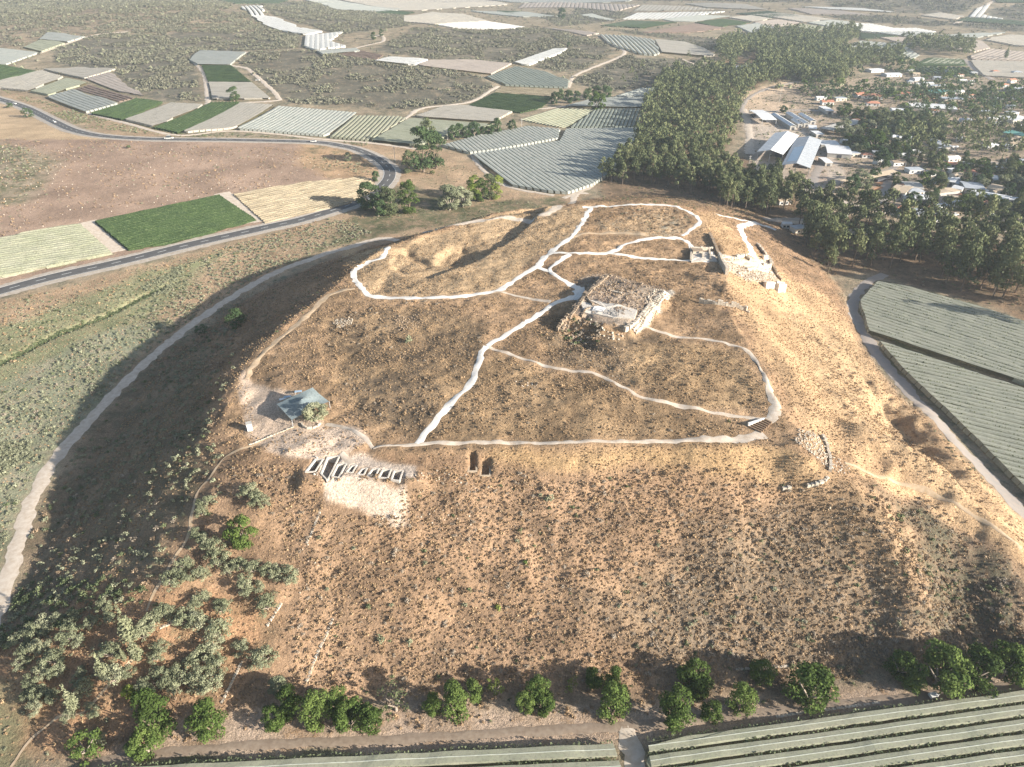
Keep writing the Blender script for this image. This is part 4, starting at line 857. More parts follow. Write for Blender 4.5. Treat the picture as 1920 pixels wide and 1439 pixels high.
# index: 0,1 brown 2,3 sage 4,5 green 6,7 grey 8 lowbrown 9 lowsage 10,11 straw 12,13 tuft straw 14 tuft brown
front = [(430,870),(620,900),(900,890),(1300,880),(1560,900),(1720,930),(1900,1060),(1980,1240),(1300,1280),(620,1290),(520,1300),(560,1100)]
add(veg(scatter(front, 1.6, 1, ex=NOVEG, clump=2.2, seed=1, cs=22)), .4, 1.15, [(0,3),(1,3),(6,2),(7,2),(4,.7),(8,2),(10,2)])
add(veg(scatter([(1300,1000),(1560,960),(1900,1060),(1980,1240),(1200,1260)], 1.4, 1, clump=2.0, seed=2, cs=14)), .5, 1.25, [(0,3),(1,2),(6,3),(7,2),(4,.7),(3,.7)])
add(veg(scatter([(1600,920),(1720,950),(1900,1060),(1980,1240),(1760,1180),(1700,1060)], 2.2, 1, clump=1.0, seed=2, cs=12)), .7, 1.6, [(0,3),(4,2),(6,2),(5,1)])
add(veg(scatter([(430,870),(900,890),(1300,880),(1600,930),(1980,1240),(1300,1280),(520,1300),(560,1100)], 1.15, 1, ex=NOVEG, seed=1)), .35, .75, [(12,3),(13,3),(10,2),(11,2),(8,1.5)])
add(veg(scatter(None, .8, 1, world=toew, ex=NOVEG, clump=1.6, seed=33, cs=11)), .25, .62, [(12,4),(13,4),(10,1.5),(14,2.2)])
for q, sd, ws, sp in [([(600,600),(760,565),(900,560),(920,640),(860,760),(800,820),(700,800),(640,720)], 3, [(0,3),(6,2),(8,2),(10,1)], 2.2), ([(1000,620),(1190,615),(1260,650),(1200,720),(1040,680)], 4, [(0,2),(6,3),(4,1),(10,2)], 1.9), ([(870,700),(930,670),(1100,710),(1400,800),(1380,822),(800,828)], 5, [(0,3),(8,3),(6,1),(10,2)], 3.2),
  ([(1200,640),(1380,660),(1440,760),(1300,760),(1160,700)], 6, [(0,3),(8,3),(10,2)], 3), ([(1140,385),(1280,395),(1290,440),(1100,440)], 7, [(0,2),(8,2),(10,2)], 3.2), ([(1160,490),(1350,495),(1400,600),(1250,560)], 8, [(0,2),(8,2),(10,2)], 3), ([(1480,560),(1600,660),(1760,850),(1920,1000),(1780,930),(1600,800)], 9, [(0,2),(8,3),(10,2),(6,1)], 3.0), ([(1590,560),(1620,660),(1740,800),(1920,990),(1920,940),(1700,730),(1640,660),(1600,580)], 10, [(2,3),(4,1),(9,3)], 2.0),
  ([(700,400),(900,380),(1050,372),(1040,392),(880,418),(700,460)], 11, [(2,3),(4,2),(9,2)], 3.4), ([(740,290),(830,290),(900,330),(960,370),(800,400),(700,390)], 12, [(2,3),(4,2),(0,2),(9,2)], 4)]:
    add(veg(scatter(q, sp, 1, ex=NOVEG, clump=.8, seed=sd)), .45, 1.05, ws)
left = [(0,1140),(60,960),(130,870),(190,780),(250,720),(330,640),(430,600),(440,690),(400,780),(400,850),(440,870),(380,1000),(330,1100),(120,1170),(0,1230)]
add(veg(scatter(left, 2.3, 1, clump=1.3, seed=13)), .7, 1.6, [(2,3),(3,3),(0,2),(4,1.4),(6,1),(9,1)])
add(veg(scatter([(250,720),(430,560),(600,500),(900,420),(900,400),(730,465),(640,530),(440,700),(400,780)], 2.6, 1, clump=.6, seed=14)), .4, .9, [(0,2),(8,3),(4,1),(2,1)])
val = [(-250,900),(0,740),(150,650),(300,560),(330,500),(430,460),(640,410),(700,440),(560,490),(400,575),(300,650),(180,765),(60,920),(0,1080),(-250,1500)]
add(veg(scatter(val, 1.7, 1, clump=1.5, seed=15)), .6, 1.5, [(2,3),(3,3),(9,3),(4,1.2),(6,1)])
add(veg(scatter([(-250,640),(0,570),(300,500),(640,400),(720,400),(560,440),(430,470),(270,550),(0,690),(-250,850)], 3.0, 1, clump=.9, seed=16)), .5, 1.4, [(9,3),(10,3),(8,2),(2,3),(4,1)])
add(veg(scatter([(-200,640),(0,570),(500,440),(700,400),(560,490),(180,780),(0,1080),(-200,1300)], 1.9, 1, seed=17)), .35, .7, [(12,3),(9,3),(14,2)])
add(veg(scatter([(0,610),(80,640),(200,590),(280,550),(310,505),(270,500),(150,570)], 1.9, 1, clump=1, seed=18)), .5, 1, [(4,2),(2,3)])
add(veg(scatter([(-60,900),(0,830),(70,830),(60,860),(0,890),(-60,960)], 1.3, 1, seed=19)), .9, 1.5, [(3,3)])
add(veg(scatter([(0,1100),(60,1080),(250,1090),(300,1130),(120,1160),(0,1230)], 2.0, 1, seed=19)), .9, 1.9, [(4,2),(5,2),(2,1)])
add(veg(scatter([(270,540),(300,520),(340,500),(330,540),(290,560)], 1.4, 1, seed=19)), .8, 1.6, [(3,3),(2,1)])
add(veg(scatter([(160,1370),(600,1300),(1100,1290),(1600,1270),(1920,1235),(2000,1260),(1920,1290),(1300,1350),(500,1395),(200,1420)], 1.7, 1, clump=.9, seed=20)), .35, 1.0, [(0,2),(10,3),(12,3),(4,1)])
add(veg(scatter([(0,1280),(200,1130),(540,1120),(500,1280),(200,1400),(60,1439),(-80,1400)], 1.9, 1, clump=.8, seed=21)), .3, .9, [(0,2),(10,3),(2,2),(12,3)])
add(veg(scatter([(0,260),(330,270),(700,290),(690,330),(430,362),(150,415),(-100,470),(-100,240)], 4.2, 1, clump=.8, seed=22)), .5, 1.3, [(8,3),(2,1),(10,2)])
add(veg(scatter([(0,270),(60,280),(70,330),(-100,400)], 3.4, 1, clump=.8, seed=23)), .8, 1.8, [(2,3),(4,1)])
add(veg(scatter([(560,290),(720,310),(720,335),(640,320)], 3.0, 1, clump=.8, seed=24)), .7, 1.7, [(2,3),(4,1)])
add(offields(veg(scatter([(0,168),(170,217),(440,250),(690,268),(680,276),(330,258),(150,240)], 2.8, 1, clump=.8, seed=25))), .7, 1.7, [(4,3),(2,2)])
add(offields(veg(scatter([(1380,190),(1500,150),(1920,130),(2000,440),(1640,400),(1480,350),(1400,300)], 5, 1, clump=.8, seed=26))), .7, 2.0, [(4,3),(2,2),(5,2)])
add(offields(veg(scatter([(1130,330),(1480,350),(1920,430),(2000,700),(1920,590),(1640,510),(1560,520),(1450,420),(1120,375)], 3.4, 1, clump=.8, seed=27))), .5, 1.3, [(4,3),(8,3),(0,2)])
dl = catmull(cast([(-250,790),(-100,727),(0,686),(100,634),(200,596),(275,558),(300,545)])[:, :2], 60); dl = np.vstack([dl]*3); add(cull(dl+RNG.normal(size=dl.shape)*.8), .6, 1.3, [(5,3),(4,2)])
add(veg(scatter([(1035,625),(1060,603),(1095,598),(1130,606),(1115,640),(1060,655)], 1.6, 1)), .9, 1.9, [(0,3),(4,2),(6,2)]); add(veg(scatter([(1110,385),(1290,395),(1300,440),(1220,440)], 2.2, 1, clump=1)), .6, 1.2, [(0,2),(6,2),(2,1)])
add(veg(scatter([(955,1350),(1125,1343),(1125,1362),(955,1368)], 1.5, 1)), .8, 1.4, [(10,2),(11,2)]); add(veg(scatter([(1300,1345),(1480,1325),(1900,1270),(1900,1282),(1500,1338),(1300,1355)], 1.4, 1)), .4, .9, [(10,2),(0,1)])
allp = np.vstack([a_[0] for a_ in A]); alls = np.concatenate([a_[1] for a_ in A]); alli = np.concatenate([a_[2] for a_ in A]); gr = alli >= 10
instances('undergrowth', allp[~gr], alls[~gr], alli[~gr], TL); instances('dry_grass', allp[gr], alls[gr], alli[gr], TL)
# scrub woods on the far hills
S = []
for i, q in enumerate(SCRUB):
    p0 = offields(cull(scatter(q, 4.1 if i < 8 else 6.5, 1, clump=.55 if i in (3, 7) else .3, cs=26, seed=50+i)), 0); S.append(offpaths(p0, 2))
S = np.vstack(S); dd = np.linalg.norm(S, axis=1); S = S[RNG.uniform(size=len(S)) < np.clip(1600/dd, .3, 1)]
dd = np.linalg.norm(S, axis=1)
TL2 = temps([('lowshrub', 'scrub', 3), ('lowshrub', 'sage', 1)])
instances('scrub_wood', S, RNG.uniform(1.5, 3.2, len(S))*np.clip(dd/1400, 1, 1.6), RNG.choice([0, 1, 2, 3], len(S), p=[.3, .3, .3, .1]), TL2)
SP_ = offields(cull(scatter([(-200,0),(400,-30),(1500,-40),(2100,0),(2000,130),(1500,60),(1370,140),(1100,160),(900,140),(0,150)], 34, 1, seed=80)))
instances('distant_scrub', SP_, RNG.uniform(2, 4, len(SP_)), RNG.choice([0, 1, 2, 3], len(SP_)), TL2)
#,'w').write(str((len(allp), len(S), [len(offields(cull(scatter(q, 6, 1)))) for q in SCRUB])))
# ------------------------------------------------------------------ buildings
def stone(name, c, c2, sc_=1.2): return plain(name, c, c2, sc_, .08, .95, .12)
M.update(limestone=stone('pale limestone', (.60,.53,.43), (.44,.37,.29)), brownstone=stone('weathered stone', (.36,.28,.20), (.24,.18,.13)), terracotta=plain('terracotta tiles', (.42,.18,.11), (.50,.25,.17), .8, .2), whitewall=plain('whitewashed wall', (.72,.70,.66), (.62,.6,.56), .5, .15),
  whiteroof=plain('white sheet roof', (.72,.71,.69), (.62,.61,.59), .3, .1, .5), greyroof=plain('grey sheet roof', (.42,.44,.46), (.34,.36,.38), .3, .3, .6), tanroof=plain('tan roof', (.50,.40,.29), (.44,.35,.25), .3, .12), glass=plain('dark glass', (.04,.05,.06), None, 1, .1, .15, 0, .5), wood=plain('wood', (.25,.17,.11), None, 2, .1),
  skylight=plain('blue skylight sheet', (.36,.46,.55), (.30,.40,.50), .5, .1, .4), steel=plain('galvanised steel', (.45,.45,.45), None, 1, .1, .5), mint=plain('green sheet roof', (.16,.36,.30), (.13,.30,.26), .4, .05, .6), dark=plain('blackish grey', (.10,.10,.11), None, 1, .2), bag=plain('pale sandbags', (.64,.585,.51), (.52,.46,.39), 2.2, .05, .95, .1), cloth=netmat('grey shade cloth', (.22,.27,.28), (.30,.35,.35), (.17,.22,.24)), concrete=plain('concrete', (.5,.47,.42), (.42,.39,.34), .6, .1), cream=plain('cream render', (.62,.56,.46), (.55,.48,.39), .5, .15))  # dark: one blackish grey for doors, wheels, rails and shed contents
BLD = []
def frame4(pts, dz):
    """world rectangle from photo points: near-left, near-right, far-right of a roof edge"""
    q = cast(pts, dz); a, b, c = q[0], q[1], q[2]; e = b[:2]-a[:2]; rz = math.atan2(e[1], e[0]); L = np.linalg.norm(e)
    n = np.array([-math.sin(rz), math.cos(rz)]); D = abs((c[:2]-b[:2])@n); ctr = (a[:2]+b[:2])/2+n*D/2
    BLD.append(np.array([ctr+np.array([math.cos(rz), math.sin(rz)])*sx*L/2+n*sy*D/2 for sx, sy in ((-1, -1), (1, -1), (1, 1), (-1, 1))]))
    return ctr, rz, L, D
def gable(root, L, D, h, rise, along, mat, ov=.4, name='roof', th=.18):
    """two sloping slabs with real thickness; along='x': ridge runs along x"""
    mb = MB(); lx, ly = L/2+ov, D/2+ov
    if along == 'y': lx, ly = ly, lx
    def T(x, y, z): return (y, x, z) if along == 'y' else (x, y, z)
    for s in (-1, 1):
        a = [T(-lx, s*ly, h-.1), T(lx, s*ly, h-.1), T(lx, 0, h+rise), T(-lx, 0, h+rise)]; n = len(mb.v)
        mb.v += a+[(p[0], p[1], p[2]+th) for p in a]
        for f in ((0, 1, 2, 3), (4, 5, 6, 7), (0, 1, 5, 4), (1, 2, 6, 5), (2, 3, 7, 6), (3, 0, 4, 7)): mb.f.append(tuple(n+i for i in f))
    return mb.obj(name, M[mat], root)
def house(px, label, name='house', roof='terracotta', wall='whitewall', h=3.2, rise=1.6, style='gable', cat='house', group='houses of the village', w=None, d=None, rz=None, along='x'):
    if len(px) == 2:   # centre + size given in metres
        c = cast([px], h)[0]; ctr, L, D, rz = c[:2], w, d, rz or 0
        BLD.append(np.array([[c[0]-L/2, c[1]-D/2], [c[0]+L/2, c[1]-D/2], [c[0]+L/2, c[1]+D/2], [c[0]-L/2, c[1]+D/2]]))
    else: ctr, rz, L, D = frame4(px, h)
    z = float(hz(ctr[0], ctr[1])[0])-.3; r = thing(name, label, cat, (ctr[0], ctr[1], z), rz, group)
    mb = MB().box((0, 0, -1), (L, D, h+1)); w_ = mb.obj('wall', M[wall], r)
    if style == 'gable':
        g = MB(); l, dd = (L/2, D/2) if along == 'x' else (D/2, L/2); f = (lambda x, y, zz: (x, y, zz)) if along == 'x' else (lambda x, y, zz: (y, x, zz))
        for s in (-1, 1): g.poly([f(s*(l-.01), -dd, h-.02), f(s*(l-.01), dd, h-.02), f(s*(l-.01), 0, h+rise-.1)])
        g.obj('gable_wall', M[wall], r); gable(r, L, D, h, rise, along, roof)
    elif style == 'hip':
        m = MB(); lx, ly = L/2+.5, D/2+.5; k = max(0, lx-ly); rd = (-k, 0, h+rise), (k, 0, h+rise); c = [(-lx, -ly, h-.05), (lx, -ly, h-.05), (lx, ly, h-.05), (-lx, ly, h-.05)]
        m.poly([c[0], c[1], rd[1], rd[0]]); m.poly([c[1], c[2], rd[1]]); m.poly([c[2], c[3], rd[0], rd[1]]); m.poly([c[3], c[0], rd[0]]); m.poly(c); m.obj('roof', M[roof], r)
    else: MB().box((0, 0, h), (L+.5, D+.5, .3)).obj('roof', M[roof], r)
    for sx in (-.28, .12): 
        win = MB().box((sx*L, -D/2-.03, 1.1), (1.5, .12, 1.2)).obj('window', M['glass'], r)
    MB().box((.36*L, -D/2-.03, 0), (1.1, .1, 2.3)).obj('door', M['wood'], r)
    return r
def shed(px, label, roof='whiteroof', h=5, rise=1.2, along='x', name='shed', open_=True, cat='shed', group='farm sheds of the village', style='gable'):
    ctr, rz, L, D = frame4(px, h); z = float(hz(ctr[0], ctr[1])[0])-.2; r = thing(name, label, cat, (ctr[0], ctr[1], z), rz, group)
    if style == 'gable': rf = gable(r, L, D, h, rise, along, roof, .2)
    else: rf = MB().box((0, 0, h), (L, D, .25)).obj('roof', M[roof], r)
    if open_:
        for sx in np.linspace(-.48, .48, max(2, int(L/9)+1)):
            for sy in (-.48, .48): MB().box((sx*L, sy*D, -.5), (.35, .35, h+.5)).obj('post', M['steel'], r)
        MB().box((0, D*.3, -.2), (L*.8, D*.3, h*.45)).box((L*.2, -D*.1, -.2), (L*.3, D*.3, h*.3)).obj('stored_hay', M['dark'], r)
    else:
        MB().box((0, 0, -1), (L-.3, D-.3, h+1)).obj('wall', M['concrete'], r); MB().box((0, -D/2+.12, 0), (min(3.5, L*.4), .12, h*.7)).obj('door', M['dark'], r)
    return r, rf, L, D
# the two great sheds side by side
def ribs(root, L, D, h, rise, n, mat, along='x', name='roof_rib'):
    for i in range(n):
        x = -L/2+(i+.5)*L/n; mb = MB()
        for s in (-1, 1): mb.tube((x, s*D/2, h+.12), (x, 0, h+rise+.2), .16, .16, 4) if along == 'x' else mb.tube((s*L/2, -D/2+(i+.5)*D/n, h+.12), (0, -D/2+(i+.5)*D/n, h+rise+.2), .16, .16, 4)
        mb.obj(name, M[mat], root)
r, rf, L, D = shed([(1420,284),(1468,290),(1480,252)], 'large open shed with a bright white roof, left of the two joined great sheds', 'whiteroof', 7, 2.4, 'y', 'great_shed'); ribs(r, L, D, 7, 2.4, 12, 'steel', 'y')
r, rf, L, D = shed([(1466,309),(1519,315),(1531,262)], 'large open shed with a blue grey ribbed roof, right of the two joined great sheds', 'greyroof', 7, 2.4, 'y', 'great_shed'); ribs(r, L, D, 7, 2.4, 16, 'whiteroof', 'y')
g = MB()
for s in (0,): g.poly([(-L*.38, -D*.42, 7.75), (-.5, -D*.42, 9.62), (-.5, D*.1, 9.62), (-L*.38, D*.1, 7.75)])
g.obj('skylight', M['skylight'], r)
shed([(1562,337),(1585,344),(1600,300)], 'long tan roofed shed right of the two great sheds', 'tanroof', 5, .8, 'y')
shed([(1430,225),(1457,225),(1460,206)], 'white roofed shed behind the great sheds', 'whiteroof', 5, 1.0, 'x')
for px, l in [([(1482,237),(1494,237),(1495,213)], 'narrow long white greenhouse, leftmost of the small white ones'), ([(1495,225),(1506,225),(1507,211)], 'short white hut right of the narrow long one'), ([(1508,232),(1519,232),(1519,212)], 'pointed white hut, third of the small white ones'), ([(1520,227),(1531,227),(1531,213)], 'small white hut, rightmost of the small white ones'),([(1497,233),(1506,233),(1506,224)], 'tiny white hut between two longer white ones')]:
    shed(px, l, 'whiteroof', 3.4, 1.2, 'y', 'white_hut', False, 'hut', 'small white huts')
shed([(1538,240),(1563,245),(1581,220)], 'pale ribbed canopy shed beside the small white huts', 'concrete', 4, .3, 'x', 'canopy_shed')
shed([(1517,241),(1532,242),(1532,235)], 'low white trailer shed in front of the white huts', 'whiteroof', 3, .3, 'x', 'trailer_shed', False)
shed([(1531,252),(1545,252),(1546,245)], 'small white container beside the ribbed canopy shed', 'whiteroof', 2.8, .1, 'x', 'container', False, 'container')
shed([(1540,271),(1575,272),(1577,264)], 'long low white roof behind the white farm house', 'whiteroof', 3, .5, 'x', 'low_shed', False)
shed([(1552,287),(1598,290),(1600,275)], 'white roofed farm house between the great shed and the trees', 'whiteroof', 3.5, .8, 'x', 'farm_house', False, 'house', 'houses of the village')
shed([(1548,305),(1562,305),(1563,295)], 'small pale box shed in the yard beside the tan roof', 'whiteroof', 3, .3, 'x', 'box_shed', False)
shed([(1550,208),(1564,208),(1566,199)], 'white square roof beside the village road', 'whiteroof', 3.5, .3, 'x', 'box_shed', False)
V2 = [([(1667,360),(1679,362),(1680,344)], 'tanroof', 'narrow tan roofed shed, left half of the twin pair by the yard'), ([(1680,360),(1697,363),(1697,344)], 'tanroof', 'wider tan roofed shed, right half of the twin pair by the yard'),
  ([(1700,352),(1733,354),(1734,342)], 'concrete', 'flat pale concrete yard building'), ([(1716,372),(1748,375),(1749,366)], 'whiteroof', 'pale long shed above the grey barn'), ([(1745,357),(1762,363),(1762,344)], 'tanroof', 'brown narrow shed beside the pale lane'),
  ([(1784,352),(1804,356),(1803,349)], 'whiteroof', 'small white ribbed shed right of the pale lane'), ([(1786,374),(1806,375),(1804,366)], 'tanroof', 'small beige shed at the end of the pale lane'), ([(1784,380),(1816,383),(1815,376)], 'whiteroof', 'thin white roof behind the junk yard'),
  ([(1815,363),(1886,377),(1886,366)], 'whiteroof', 'very long white greenhouse roof'), ([(1810,352),(1848,355),(1846,343)], 'greyroof', 'dark grey roofed barn left of the tan barn'), ([(1850,352),(1886,359),(1886,349)], 'tanroof', 'tan roofed barn behind the long greenhouse'),
  ([(1720,402),(1745,402),(1745,390)], 'greyroof', 'dark grey barn roof, left half beside the pines'), ([(1757,403),(1780,402),(1780,390)], 'greyroof', 'dark grey barn roof, right half beside the pines'), ([(1744,412),(1754,415),(1752,402)], 'whiteroof', 'small white tunnel hut in front of the grey barn, left one'), ([(1756,415),(1765,414),(1760,404)], 'whiteroof', 'small white tunnel hut in front of the grey barn, right one'),
  ([(1778,340),(1790,342),(1790,333)], 'whiteroof', 'small white arched shed in the village centre'), ([(1860,336),(1878,338),(1878,330)], 'whiteroof', 'white shed behind the tan barn'),([(1740,262),(1775,276),(1778,270)], 'whiteroof', 'small white annex below the long white wall'),
  ([(1707,200),(1795,206),(1793,197)], 'whiteroof', 'long low white building with a pale yard'), ([(1881,248),(1930,257),(1930,250)], 'mint', 'long mint green roof at the right edge'),([(1905,238),(1940,243),(1940,237)], 'whiteroof', 'white roof behind the mint green one'), ([(1735,172),(1766,176),(1768,168)], 'mint', 'pale green roofed hall in the far village'),([(1870,218),(1900,226),(1915,217)], 'whiteroof', 'white angled roof near the right edge'),([(1905,222),(1935,228),(1935,215)], 'whiteroof', 'broad white roof at the right edge')]
for px, rf_, l in V2: shed(px, l, rf_, 4 if 'barn' in l else 3.2, .7, 'x', 'barn' if 'barn' in l else 'greenhouse' if 'greenhouse' in l else 'village_shed', False, 'barn' if 'barn' in l else 'shed')
HS = [(1551,190,'terracotta','white house with a red hipped roof behind the farm road'),(1634,178,'terracotta','broad house with an orange hipped roof among dark trees'),(1612,176,'terracotta','small orange roof beside the broad orange house'),(1637,192,'terracotta','small low red roof in front of the broad orange house'),(1690,175,'terracotta','white gabled house with a salmon roof in the far village'),(1702,173,'terracotta','salmon roofed wing right of the white gabled house'),
  (1636,213,'terracotta','red roofed house with a straight ridge by the road'),(1616,224,'terracotta','orange roofed house below the straight red one'),(1612,240,'terracotta','pale orange roof above the white farm house'),(1604,257,'terracotta','white walled house with a salmon roof, nearest the sheds'),(1593,118,'white','far white house in the pine edge, with a pale wall'),
  (1640,130,'white','white far house left of the long white house'),(1672,138,'white','long white far house at the village top'),(1706,131,'white','small white far house, upper one'),(1720,146,'white','square white far house in the village top'),(1727,157,'white','cream far house with a triangular shape'),(1737,155,'white','white pointed far house'),(1795,170,'white','white house right of the pale green hall'),
  (1770,160,'white','little white house behind the pale green hall'),(1805,150,'white','tiny white far house among dark trees'),(1822,152,'white','tiny white far house right of the other tiny one'),(1905,165,'white','broad white house at the far right'),(1898,150,'terracotta','small red roof at the far right top'),(1785,184,'grey','long grey roof in the open brown lot'),(1590,262,'white','white wall wing beside the salmon roofed house'),
  (1684,302,'greybrown','brown roofed white house in front of a wide tree'),(1755,320,'greybrown','white house with a brown tiled roof in the village centre'),(1850,328,'greybrown','low brown roof right of the village centre'),(1600,286,'grey','dark flat roof beside the tall trees'),(1650,285,'grey','grey flat roof half hidden by trees'),(1800,258,'white','white caravan under the pines'),(1790,275,'white','second white caravan under the pines'),(1765,277,'grey','silver dome tank beside the caravans'),(1835,355,'grey','grey lean-to beside the barns'),
  (1915,300,'grey','tall brown house at the right edge'),(1915,335,'white','white house at the right edge near the barns'),(1650,300,'white','white outbuilding behind the orchard'),(1540,182,'white','white wing left of the red hipped house'),(1575,183,'grey','grey low roof right of the red hipped house'),(1756,160,'grey','grey far roof among the dark village trees'),(1850,208,'grey','pale row house behind the pines'),(1690,205,'white','white hut beside the long low building'),(1475,418,'white','white kiosk at the visitor parking'),(1470,374,'tan','sandy roofed hut in the pines'),(1905,372,'white','white shed in the open sandy lot'),(1570,395,'tan','tan roof half hidden in the pines'),(1640,430,'white','white roof seen between the pines'),(1500,425,'grey','grey flat roof between the pines')]
for i, (cx, cy, k, l) in enumerate(HS):
    dist = np.linalg.norm(cast([(cx, cy)])[0]); w = random.uniform(11, 15) if cy < 250 else random.uniform(8, 12)
    if 'broad' in l or 'long' in l: w *= 1.5
    if 'tiny' in l or 'small' in l or 'little' in l or 'caravan' in l or 'kiosk' in l: w *= .6
    house((cx, cy), l, 'house' if w > 8 else 'hut', {'terracotta':'terracotta','white':'whiteroof','grey':'greyroof','greybrown':'brownstone','tan':'tanroof'}[k], 'whitewall' if k != 'grey' else 'cream', 3.2, 1.5 if k == 'terracotta' else .8, 'hip' if k == 'terracotta' and i % 2 else ('gable' if k != 'grey' else 'flat'), 'house' if w > 8 else 'hut', 'houses of the village', w, w*.65, random.choice([-.25, 0, .15, .3]))
rs_ = random.Random(5); sm = []
while len(sm) < 60:
    x, y = rs_.uniform(1600, 1915), rs_.uniform(128, 395)
    if x < 1690 and y > 300: continue
    if min([abs(x-h[0])+2*abs(y-h[1]) for h in HS]+[abs(x-s[0])+2*abs(y-s[1]) for s in sm]+[99]) < 15+y*.02: continue
    sm.append((x, y, rs_.choice(['whiteroof', 'whiteroof', 'greyroof', 'terracotta', 'tanroof'])))
sm.sort()
for i, (x, y, k) in enumerate(sm):
    nm = {'whiteroof': 'white', 'greyroof': 'grey', 'terracotta': 'red', 'tanroof': 'tan'}[k]; n_ = sum(1 for q in sm[:i] if q[2] == k)
    w = rs_.uniform(6.5, 11.5); house((x, y), f'small {nm} roofed hut among the village trees, {ordn(n_)} from the left of its colour', 'small_house', k, 'whitewall' if k != 'tanroof' else 'cream', 3.0, 1.1, rs_.choice(['gable', 'flat', 'hip']) if k != 'terracotta' else 'hip', 'house', 'small houses among the village trees', w, w*.7, rs_.uniform(-.3, .5))
# poles
def pole(cx, cy, hpx, label, arm=True):
    p = cast([(cx, cy)])[0]; sl = np.linalg.norm([p[0], p[1], CAMH-p[2]]); h = hpx*sl/FPX/.93; r = thing('utility_pole', label, 'pole', tuple(p), .3, 'poles in the valley')
    MB().tube((0, 0, -.3), (0, 0, h), .22, .14).obj('shaft', M['concrete'], r)
    if arm: MB().box((0, 0, h-1.2), (2.4, .15, .18)).box((0, 0, h-2.4), (1.8, .15, .18)).obj('crossarm', M['steel'], r)
for a_ in [(741,303,25,'pale pole standing beside the road bend'),(839,262,20,'pale pole in front of the dark windbreak'),(978,238,13,'pale pole at the end of the windbreak'),(1461,192,22,'pale pole on the far bend above the white huts'),(1783,312,16,'lamp pole beside the village lane, left one'),(1826,318,14,'lamp pole beside the village lane, right one'),(1706,224,30,'white tapering pole behind the dark trees'),(1403,318,22,'thin pole beside the great shed'),(450,443,0,''),(1197,228,10,'short pale pole at the edge of the dark ribbed vineyard')]:
    if a_[2]: pole(*a_)
# vehicles on the road
def car(cx, cy, rz, label, col='whitewall', L=4.5, H_=1.5):
    p = cast([(cx, cy)])[0]; r = thing('car', label, 'car', (p[0], p[1], p[2]+.25), rz, 'cars'); w = 1.9
    MB().box((0, 0, .3), (L, w, .65), 0, .96).obj('body', M[col], r); MB().box((-.2, 0, .95), (L*.6, w*.92, H_-.9), 0, .8).obj('cabin', M['glass'], r); MB().box((-.2, 0, H_+.04), (L*.46, w*.7, .06)).obj('roof', M[col], r)
    for sx in (-.32, .32):
        for sy in (-1, 1): MB().tube((sx*L, sy*w*.42, .32), (sx*L, sy*w*.52, .32), .33, .33, 10).obj('wheel', M['dark'], r)
car(317,261,.1,'white car on the straight stretch of road beyond the red hill', L=7, H_=2.3); car(588,267,.05,'white car on the road left of the bend'); car(101,230,-.5,'white car near the far left of the road', L=4.8); car(27,196,-.3,'white car at the far left end of the road'); car(1617,352,.4,'white car parked under the orchard trees'); car(1060,259,.3,'pale van parked at the notch of the netted vineyard')
car(1720,349,.6,'white car in the yard beside the concrete building'); car(1838,390,.2,'old pale car wreck in the junk yard', 'greyroof'); car(1860,406,.8,'round pale car wreck in the junk yard'); car(1884,372,.4,'dark car on the sandy lot', 'dark'); car(1907,402,.2,'pale pickup beside the sandy lot', 'greyroof'); car(483,152,.2,'small white car on the track beside the green square','whitewall'); car(1790,405,.4,'white van in front of the grey barn'); car(1745,286,.1,'white van beside the caravans')
# ------------------------------------------------------------------ stonework on the mound
def stonewall(name, pts, h, th, mat, label, cat='wall', group=None, dz=0, bs=.9, z=None, ruin=.35):
    q = cast(pts, dz)[:, :2] if z is None else P(pts, z); mb = MB(); c = q.mean(0); zc = float(hz(*c)[0])
    for i in range(len(q)-1):
        a, b = q[i], q[i+1]; L = np.linalg.norm(b-a); n = max(1, int(L/bs)); rz = math.atan2(b[1]-a[1], b[0]-a[0]); nn = np.array([-math.sin(rz), math.cos(rz)]); k = max(1, int(th/bs+.3))
        for j in range(n):
            for m_ in range(k):
                p = a+(b-a)*(j+.5)/n+nn*((m_+.5)/k-.5)*th+np.array([random.uniform(-.06, .06), random.uniform(-.06, .06)]); z0 = float(hz(*p)[0])
                hh = h*random.uniform(1-ruin, 1.05); mb.box((p[0]-c[0], p[1]-c[1], z0-zc-.4), (L/n*random.uniform(.9, 1.06), th/k*random.uniform(.9, 1.06), hh+.4), rz+random.uniform(-.12, .12), random.uniform(.8, .96))
    o = mb.obj(name, M[mat]); o.location = (c[0], c[1], zc); tag(o, label, cat, group); return o
def rubble(name, poly, sp, s0, s1, mat, z=None, kindlabel=None, world=None):
    p = scatter(poly, sp, 1, z=z, world=world)
    me = []
    for k in range(4):
        v = []; bm = MB(); rs = random.Random(k)
        bm.box((0, 0, 0), (1, rs.uniform(.7, 1), rs.uniform(.5, .8)), rs.random(), rs.uniform(.55, .8)); me.append(bm.mesh('stone', M[mat]))
    o = instances(name, p, RNG.uniform(s0, s1, len(p))**1.0*.62, RNG.integers(0, 4, len(p)), me); return o
GW = 'old walls of the ruin'
stonewall('battered_wall', [(1139,511),(1125,526),(1110,540),(1095,556),(1080,572),(1066,587),(1056,600)], .7, 2.4, 'brownstone', 'long rough stone wall along the left side of the ruined palace', 'wall', GW, z=36)
stonewall('battered_wall', [(1250,545),(1232,560),(1216,578),(1203,592),(1188,608)], .6, 2.8, 'limestone', 'thick pale stone wall along the right side of the ruined palace', 'wall', GW, z=36)
stonewall('stone_wall', [(1186,610),(1178,617),(1170,624)], 1.8, 1.5, 'limestone', 'short pale stone wall running down from the palace corner', 'wall', GW)
